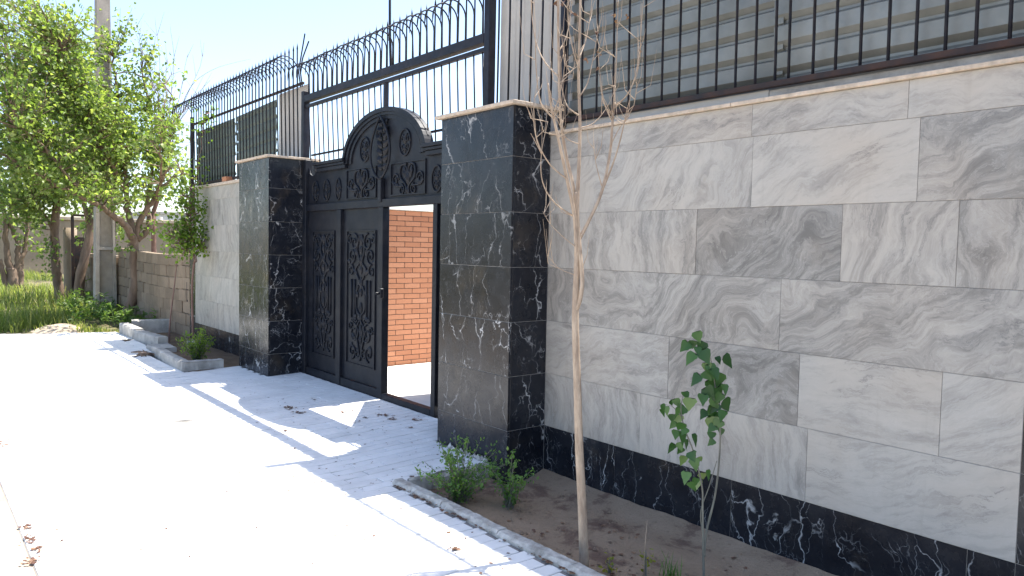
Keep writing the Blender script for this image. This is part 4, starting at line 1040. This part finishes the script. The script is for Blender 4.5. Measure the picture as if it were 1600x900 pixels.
# ------------------------------------------------------------------ small bushes
def bush(name, label, base, h, rad, stems, per, ll, mat, seed, cat='bush', up=.9, tall=None):
    r_ = random.Random(seed); root = empty(name, base); tag(root, label, cat); b = Vector(base); s1 = MB(); l1 = MB()
    for k in range(stems):
        a = r_.uniform(0, 2*math.pi); rr_ = rad*math.sqrt(r_.random()); hh = h*r_.uniform(.5, 1.05)*(1-.35*(rr_/rad)**2)
        tip = b+Vector((math.cos(a)*rr_, math.sin(a)*rr_, hh)); md = b+Vector((math.cos(a)*rr_*.4, math.sin(a)*rr_*.4, hh*.55))
        pp = limb(s1, [b+Vector((r_.gauss(0, rad*.1), r_.gauss(0, rad*.1), -.02)), md, tip], .005, .0015, 4, 4)
        for q in range(per):
            c = pp[r_.randrange(2, len(pp))]+Vector((r_.gauss(0, .018), r_.gauss(0, .018), r_.gauss(0, .018))); l = ll*r_.uniform(.6, 1.3)
            leaf_geo(l1, c, rvec(r_, .6), rvec(r_, 1.2), l, l*.55)
    tag(s1.build('stems', M['stem'], root), kind='stuff'); tag(l1.build('foliage', M[mat], root), kind='stuff'); return root
bush('low_bush', 'feathery green bush at the planter corner below the nearer black pillar', (.12, -.86, -.09), .44, .33, 52, 26, .026, 'leaf_bush', 61)
bush('low_bush', 'slimmer green shoots right of the corner bush, against the pillar side', (.40, -.66, -.09), .42, .17, 18, 26, .026, 'leaf_bush', 62)
bush('low_bush', 'bright green feathery bush in the far planting bed', tuple(at(308, 566, 2, .03)), .46, .24, 45, 24, .034, 'leaf_lime', 63)
bush('seedling', 'yellow-green seedling at the foot of the bare sapling', (1.50, -.86, -.09), .085, .035, 5, 5, .026, 'leaf_yellow', 64, 'seedling')
bush('seedling', 'thin yellowing seedling with a dry straight stem right of the bare sapling', (1.65, -.74, -.09), .17, .02, 5, 4, .026, 'leaf_yellow', 65, 'seedling')
mb = MB(); p_ = Vector((1.645, -.75, -.09)); mb.tube([p_, p_+Vector((0, .004, .2)), p_+Vector((.004, .01, .31))], [.003, .0025, .001], 5); tag(mb.build('dry_stalk', M['bark_pale']), 'dry pale stalk standing between the seedlings in the near bed', 'stalk')
gm = MB()
for k in range(46): blade(1.76+r_.gauss(0, .03), -.66+r_.gauss(0, .03), r_.uniform(.05, .14), r_.uniform(.04, .12), .0025, -.09)
tag(gm.build('grass_tuft', M['leaf_bush']), 'small dark grass tuft in the near bed left of the poplar sapling', 'grass')

# ------------------------------------------------------------------ bare sapling in the near bed
bs = empty('bare_sapling', (1.37, -.92, -.09)); tag(bs, 'slim leafless sapling with a pale trunk before the marble wall', 'sapling')
r_ = random.Random(71); base = Vector((1.37, -.92, -.09)); D0 = (base-CAM).dot(FW)
def S(px, py, dd=0.0): return at_depth(px, py, D0+dd)
mb = MB()
P_ = smooth_path([base, S(910, 800), S(905, 700), S(902, 600), S(899, 500), S(901, 430), S(903, 380)], 5)
mb.tube(P_, [.0265-.011*(i/(len(P_)-1)) for i in range(len(P_))], 10)
mb.build('trunk', M['bark_pale'], bs)
def br(name, pts, ra, rb_): m_ = MB(); pp = limb(m_, pts, ra, rb_, 6, 6); m_.build(name, M['bark_pale'], bs); return pp
mains = [
 ([S(899, 488), S(906, 470, -.02), S(910, 440, -.03), S(907, 400, -.02), S(903, 350, 0), S(900, 300, 0)], .013, .011),
 ([S(901, 400), S(898, 340, -.02), S(886, 280, -.05), S(872, 215, -.08), S(862, 170, -.1), S(856, 130, -.12)], .014, .005),
 ([S(903, 385), S(902, 320), S(905, 250, .02), S(906, 190, .04), S(904, 120, .05), S(906, 40, .05), S(908, -60, .05)], .014, .006),
 ([S(903, 385), S(897, 300, .03), S(884, 240, .04), S(876, 180, .02), S(873, 90, 0), S(872, 10, 0), S(872, -60, 0)], .012, .006),
 ([S(903, 378), S(920, 345, .03), S(940, 300, .06), S(953, 240, .1), S(957, 190, .12), S(960, 160, .13)], .011, .007),
 ([S(940, 300, .06), S(958, 255, .05), S(970, 215, .04), S(980, 170, .02)], .007, .003),
]
ends = []
for pts, a, b_ in mains: ends.append(br('branch', pts, a, b_))
subs = [
 ([S(865, 185, -.1), S(845, 160, -.14), S(838, 110, -.16), S(836, 40, -.18), S(834, -20, -.18)], .004), ([S(886, 280, -.05), S(858, 255, -.1), S(838, 215, -.16), S(834, 165, -.2), S(842, 120, -.2)], .004),
 ([S(900, 340), S(868, 318, -.05), S(848, 285, -.1), S(846, 240, -.12), S(856, 190, -.12)], .0042), ([S(873, 120), S(850, 95, .05), S(836, 60, .1), S(830, 10, .12), S(828, -30, .12)], .004),
 ([S(873, 80), S(884, 60, .05), S(892, 20, .08), S(893, -30, .1)], .004), ([S(874, 130), S(888, 118, .05), S(898, 105, .06)], .003), ([S(904, 180), S(886, 165), S(878, 135, .03), S(876, 90, .04)], .004),
 ([S(906, 150), S(918, 130, .02), S(926, 95, .04), S(936, 40, .06)], .004), ([S(906, 110), S(896, 80, -.04), S(888, 40, -.06), S(886, 5, -.08)], .0035), ([S(905, 90), S(916, 60, .06), S(924, 10, .08), S(926, -40, .08)], .0035),
 ([S(906, 200), S(928, 192, .03), S(950, 165, .05), S(962, 135, .06)], .0035), ([S(904, 225), S(884, 215), S(872, 190, -.05)], .003),
 ([S(957, 190, .12), S(944, 160, .1), S(938, 120, .1), S(934, 80, .1)], .004), ([S(958, 175, .12), S(962, 120, .13), S(964, 60, .14), S(966, 0, .15)], .0045), ([S(959, 170, .12), S(985, 140, .16), S(998, 90, .2), S(1002, 40, .22), S(1006, -10, .22)], .004),
 ([S(960, 165, .13), S(978, 150, .1), S(994, 120, .08), S(1000, 90, .06)], .0035), ([S(953, 230, .1), S(968, 200, .08), S(985, 180, .06)], .003), ([S(940, 290, .06), S(930, 250, .04), S(928, 220, .04)], .0025),
 ([S(903, 388), S(880, 370, -.05), S(860, 350, -.1), S(848, 330, -.12)], .003), ([S(900, 430), S(875, 420, -.03), S(856, 400, -.06)], .0026), ([S(864, 180, -.1), S(874, 150, -.12), S(880, 120, -.14), S(884, 85, -.14)], .0035),
 ([S(872, 215, -.08), S(880, 190, -.06), S(882, 160, -.06)], .003), ([S(975, 190, .03), S(990, 165, .0), S(996, 130, -.02)], .0025),
]
tw = MB()
for pts, a in subs: limb(tw, pts, a*1.25, a*.35, 5, 5)
for e in ends+[smooth_path(s_[0], 4) for s_ in subs]:
    for k in range(4):
        s_ = e[r_.randrange(len(e)//2, len(e))]
        dv = RT*r_.gauss(0, .07)+FW*r_.gauss(0, .07); tw.tube([s_, s_+dv*.7+UP*r_.uniform(.02, .08), s_+dv+UP*r_.uniform(.1, .28)], [.0024, .0016, .0006], 4, False)
tag(tw.build('twigs', M['bark_pale'], bs), kind='stuff')
dl = MB()
for (px, py, dd) in ((917, 92, .04), (934, 105, .1), (938, 85, .1), (962, 35, .14), (980, 25, .18), (1000, 78, .2), (878, 5, -.05), (896, 20, .05), (960, 22, .12), (870, 2, .05), (930, 50, .05)):
    for q in range(3): leaf_geo(dl, S(px, py, dd)+rvec(r_)*.006, rvec(r_, -.8), rvec(r_), r_.uniform(.018, .03), .016)
dl.build('withered_leaves', M['litter'], bs)

# ------------------------------------------------------------------ poplar sapling with single leaves
ps = empty('poplar_sapling', (1.87, -.53, -.09)); tag(ps, 'young poplar with two leafy stems before the black wall base', 'sapling')
D1 = (Vector((1.87, -.53, -.09))-CAM).dot(FW)
def Q(px, py, dd=0.0): return at_depth(px, py, D1+dd)
stems = [
 [Q(1100, 905), Q(1099, 860), Q(1098, 800), Q(1097, 760), Q(1085, 710, -.02), Q(1070, 670, -.04), Q(1064, 640, -.05), Q(1068, 615, -.05)],
 [Q(1100, 870), Q(1104, 830, .02), Q(1118, 770, .04), Q(1125, 700, .05), Q(1124, 650, .05), Q(1117, 600, .04), Q(1110, 560, .03), Q(1092, 530, .02), Q(1088, 518, .02)],
 [Q(1099, 840), Q(1095, 800, .02), Q(1108, 760, .03), Q(1120, 720, .04)],
 [Q(1064, 650, -.05), Q(1050, 635, -.06), Q(1034, 632, -.08)],
]
for s_, (a, b_) in zip(stems, ((.0075, .0018), (.0075, .0015), (.004, .002), (.0025, .001))):
    mb = MB(); limb(mb, s_, a, b_, 7, 6); mb.build('stem', M['stem'], ps)
def leafmesh(l, w_, fold, seed):
    rr_ = random.Random(seed); mb = MB()
    out = [(0, 0), (.10, .20), (.02, .36), (.22, .50), (.38, .40), (.52, .34), (.66, .22), (.82, .12), (1.0, 0)]
    vs_ = [(0, 0, 0), (.35, 0, -.02), (.7, 0, -.04), (1.0, 0, -.10)]; top = []
    up = [(x*l, y*w_*rr_.uniform(.92, 1.08), abs(y)*w_*fold-x*x*l*.12) for x, y in out[1:-1]]; dn = [(x*l, -y*w_*rr_.uniform(.92, 1.08), abs(y)*w_*fold-x*x*l*.12) for x, y in out[1:-1]]
    sp = [(0, 0, 0), (.35*l, 0, -.02*l), (.7*l, 0, -.06*l), (l, 0, -.12*l)]
    V = sp+up+dn; F = []
    u0 = 4; d0 = 4+len(up); n2 = len(up)
    def fan(o0, rev):
        seq = [(0, o0, o0+1), (0, o0+1, o0+2), (0, o0+2, 1), (1, o0+2, o0+3), (1, o0+3, o0+4), (1, o0+4, 2), (2, o0+4, o0+5), (2, o0+5, o0+6), (2, o0+6, 3)]
        return [t[::-1] if rev else t for t in seq]
    F = fan(u0, True)+fan(d0, False)
    mb.add(V, F, True)
    mb.tube([(-.35*l, 0, .04*l), (-.1*l, 0, .02*l), (0, 0, 0)], .0009, 4, False); return mb.mesh('leaf', M['leaf_poplar'])
LM = [leafmesh(1, 1.05, .22, s_) for s_ in range(4)]
r_ = random.Random(81)
spots = []
for (px, py, sz) in ((1088, 522, 18), (1076, 540, 20), (1098, 538, 20), (1085, 556, 20), (1096, 552, 22), (1130, 562, 24), (1120, 560, 12), (1108, 574, 22), (1100, 585, 20), (1113, 580, 18), (1127, 588, 22), (1095, 592, 22), (1108, 598, 24), (1122, 600, 22), (1131, 604, 16), (1103, 610, 24), (1117, 612, 24), (1127, 618, 18), (1098, 620, 18), (1110, 626, 22), (1130, 630, 22), (1120, 634, 20), (1107, 640, 24), (1118, 648, 24), (1132, 646, 20), (1112, 656, 22), (1104, 646, 18), (1125, 660, 18), (1117, 668, 16), (1128, 672, 14), (1112, 678, 14), (1116, 690, 12), (1122, 616, 20), (1114, 590, 18), (1104, 570, 16),
   (1068, 616, 16), (1078, 626, 20), (1056, 626, 16), (1043, 638, 14), (1034, 634, 12), (1032, 642, 12), (1058, 640, 16), (1070, 640, 20), (1050, 650, 14), (1062, 652, 18), (1056, 662, 14), (1066, 664, 16), (1058, 676, 16), (1064, 680, 20), (1073, 672, 14), (1052, 696, 16), (1061, 694, 14), (1070, 690, 16), (1066, 702, 14), (1082, 682, 18), (1079, 710, 18), (1068, 716, 18), (1085, 720, 18), (1092, 716, 10), (1075, 742, 20), (1086, 750, 18), (1096, 742, 14), (1104, 738, 16), (1079, 756, 16), (1092, 752, 16), (1047, 628, 10), (1090, 545, 14), (1083, 535, 14)):
    spots.append((px, py, sz))
for (px, py, sz) in spots:
    o = link('leaf', LM[r_.randrange(4)], ps, Q(px, py-sz*.25, r_.uniform(-.07, .07)+(.04 if px > 1090 else -.05)))
    l = sz/FPX*D1*1.12; o.scale = (l*r_.uniform(.85, 1.1), l*r_.uniform(.75, 1.0), l)
    # leaf hangs: local x points down and outwards, local z towards the road
    tip = (Vector((0, 0, -1))+RT*r_.gauss(0, .55)+FW*r_.gauss(-.2, .35)).normalized(); nz_ = (-FW*.8+Vector((0, 0, .45))+RT*r_.gauss(0, .5)); nz_ = (nz_-tip*nz_.dot(tip)).normalized(); yv = nz_.cross(tip)
    o.rotation_euler = Matrix((tip, yv, nz_)).transposed().to_euler()

# ------------------------------------------------------------------ litter, drain, debris
lt = MB(); r_ = random.Random(91)
def flake(c, s_, flat=.4):
    n2 = r_.choice((5, 6, 7)); a0 = r_.uniform(0, 6.28); el = r_.uniform(.4, 1.0); ca, sa = math.cos(a0), math.sin(a0); pts = []
    for i in range(n2):
        a = 2*math.pi*i/n2; rr_ = s_*r_.uniform(.55, 1.2); u, v = rr_*math.cos(a), rr_*el*math.sin(a); pts.append((c[0]+u*ca-v*sa, c[1]+u*sa+v*ca, c[2]+r_.uniform(0, s_*flat)))
    pts.append((c[0], c[1], c[2]+s_*flat*r_.uniform(.2, .8))); lt.add(pts, [(i, (i+1) % n2, n2) for i in range(n2)])
def clump(px, py, n2, spread, s_=.015, z=None):
    p_ = at(px, py, 2, .012 if z is None else z); 
    for k in range(n2):
        x = p_.x+r_.gauss(0, spread); y = p_.y+r_.gauss(0, spread*.6); flake((x, y, (gz(x, y)+.003 if z is None else z+.003)), s_*r_.uniform(.5, 1.4))
for (px, py, n2, sp) in ((452, 638, 30, .045), (466, 646, 24, .04), (489, 628, 5, .06), (600, 653, 14, .04), (614, 660, 12, .03), (648, 661, 12, .03), (445, 671, 5, .015), (710, 856, 16, .02), (700, 830, 3, .01), (645, 745, 6, .012), (681, 783, 10, .012), (590, 652, 6, .05), (571, 655, 5, .04), (555, 662, 6, .05), (540, 645, 5, .04), (640, 672, 4, .03), (528, 596, 3, .02), (535, 647, 10, .02)): clump(px, py, n2, sp)
for k in range(90):
    t = r_.random(); px = 628+t*300; py = 757+t*148; clump(px-7+r_.gauss(0, 2.5), py+r_.gauss(0, 2), 7 if fn(t*14, 1) > -.1 else 1, .014, .012)
for (px, py, n2, sp) in ((45, 822, 12, .02), (48, 840, 26, .03), (55, 856, 26, .03), (50, 874, 26, .03), (38, 820, 8, .02), (5, 688, 40, .06), (10, 695, 18, .04)): clump(px, py, n2, sp, .012)
for k in range(330):
    px, py = r_.uniform(330, 700), r_.uniform(590, 800); p_ = at(px, py, 2, .02)
    if paved(p_.x, p_.y): flake((p_.x, p_.y, gz(p_.x, p_.y)+.001), r_.choice((.006, .007, .009, .013))*r_.uniform(.6, 1.2), .25)
for k in range(170):
    px, py = r_.uniform(0, 900), r_.uniform(560, 900); p_ = at(px, py, 2, .0)
    if paved(p_.x, p_.y): flake((p_.x, p_.y, gz(p_.x, p_.y)+.001), r_.uniform(.006, .014), .25)
for k in range(260):
    x = r_.uniform(-.1, 3.2); y = r_.uniform(-1.04, -.12)
    if fn(x, y, 3.5) > -.05 or y < -.75 and r_.random() < .5: flake((x, y, soil_z(x, y)+.002), r_.uniform(.006, .018), .5)
cl_ = MB()
for k in range(900):
    x = r_.uniform(-.15, 3.6); y = r_.uniform(-1.08, -.03)
    if fn(x, y, 2.3) < -.12 and r_.random() < .8: continue
    s_ = r_.uniform(.003, .011)*(2.0 if r_.random() < .05 else 1); c = Vector((x, y, soil_z(x, y)+s_*.2)); q_ = [c+Vector((a*s_*r_.uniform(.6, 1.2), b_*s_*r_.uniform(.6, 1.2), e*s_*r_.uniform(.5, .9))) for a, b_, e in ((1, 0, 0), (-1, 0, 0), (0, 1, 0), (0, -1, 0), (0, 0, 1), (0, 0, -1))]
    cl_.add(q_, [(0, 2, 4), (2, 1, 4), (1, 3, 4), (3, 0, 4), (2, 0, 5), (1, 2, 5), (3, 1, 5), (0, 3, 5)])
o = cl_.build('soil_clods', M['soil']); tag(o, 'small soil clods strewn over the near planting bed', 'soil', kind='stuff')
o = lt.build('leaf_litter', M['litter']); tag(o, 'dry brown leaf litter scattered over the paving and planting bed', 'leaf litter', kind='stuff')
dp = at(285, 660, 2, .0)
dr = empty('drain_cover', (dp.x, dp.y, 0)); tag(dr, 'small grey square drain cover set in the white paving', 'drain cover')
mb = MB(); mb.cbox(dp.x-.10, dp.x+.10, dp.y-.11, dp.y+.11, -.01, .006, .003); mb.build('cover_plate', M['concrete'], dr)
for k in range(5): mb = MB(); mb.box(dp.x-.07+k*.033, dp.x-.058+k*.033, dp.y-.08, dp.y+.08, .006, .0095); mb.build('rib', M['concrete'], dr)
mb = MB(); pd = at(228, 556, 2, .0); r_ = random.Random(99)
for k in range(16):
    a = r_.uniform(0, math.pi); l = r_.uniform(.08, .26); c = pd+Vector((r_.gauss(0, .12), r_.gauss(0, .06), .01+.03*r_.random())); dv = Vector((math.cos(a), math.sin(a), r_.uniform(-.1, .2)))*l; mb.tube([c-dv*.5, c+Vector((0, 0, .01)), c+dv*.5], [.008, .011, .004], 5)
o = mb.build('wood_scrap', M['bark']); tag(o, 'heap of broken brown sticks beside the far kerb gap', 'sticks')
mb = MB(); vs_ = []; fs = []
pm_ = at(92, 514, 2, 0.0)
for i in range(9):
    for j in range(13):
        u, v = (i/8-.5)*2, (j/12-.5)*2; k = max(0, 1-u*u-v*v); x = pm_.x+u*.55; y = pm_.y+v*.42; vs_.append((x, y, -.05+.14*k**.7*(1+.35*fn(x*3, y*3))))
for i in range(8):
    for j in range(12): a = i*13+j; fs.append((a, a+13, a+14, a+1))
mb.add(vs_, fs, True); o = mb.build('dirt_mound', M['dirt']); tag(o, 'low tan heap of bare earth at the path end', 'mound')
# ragged earth edge of the path end
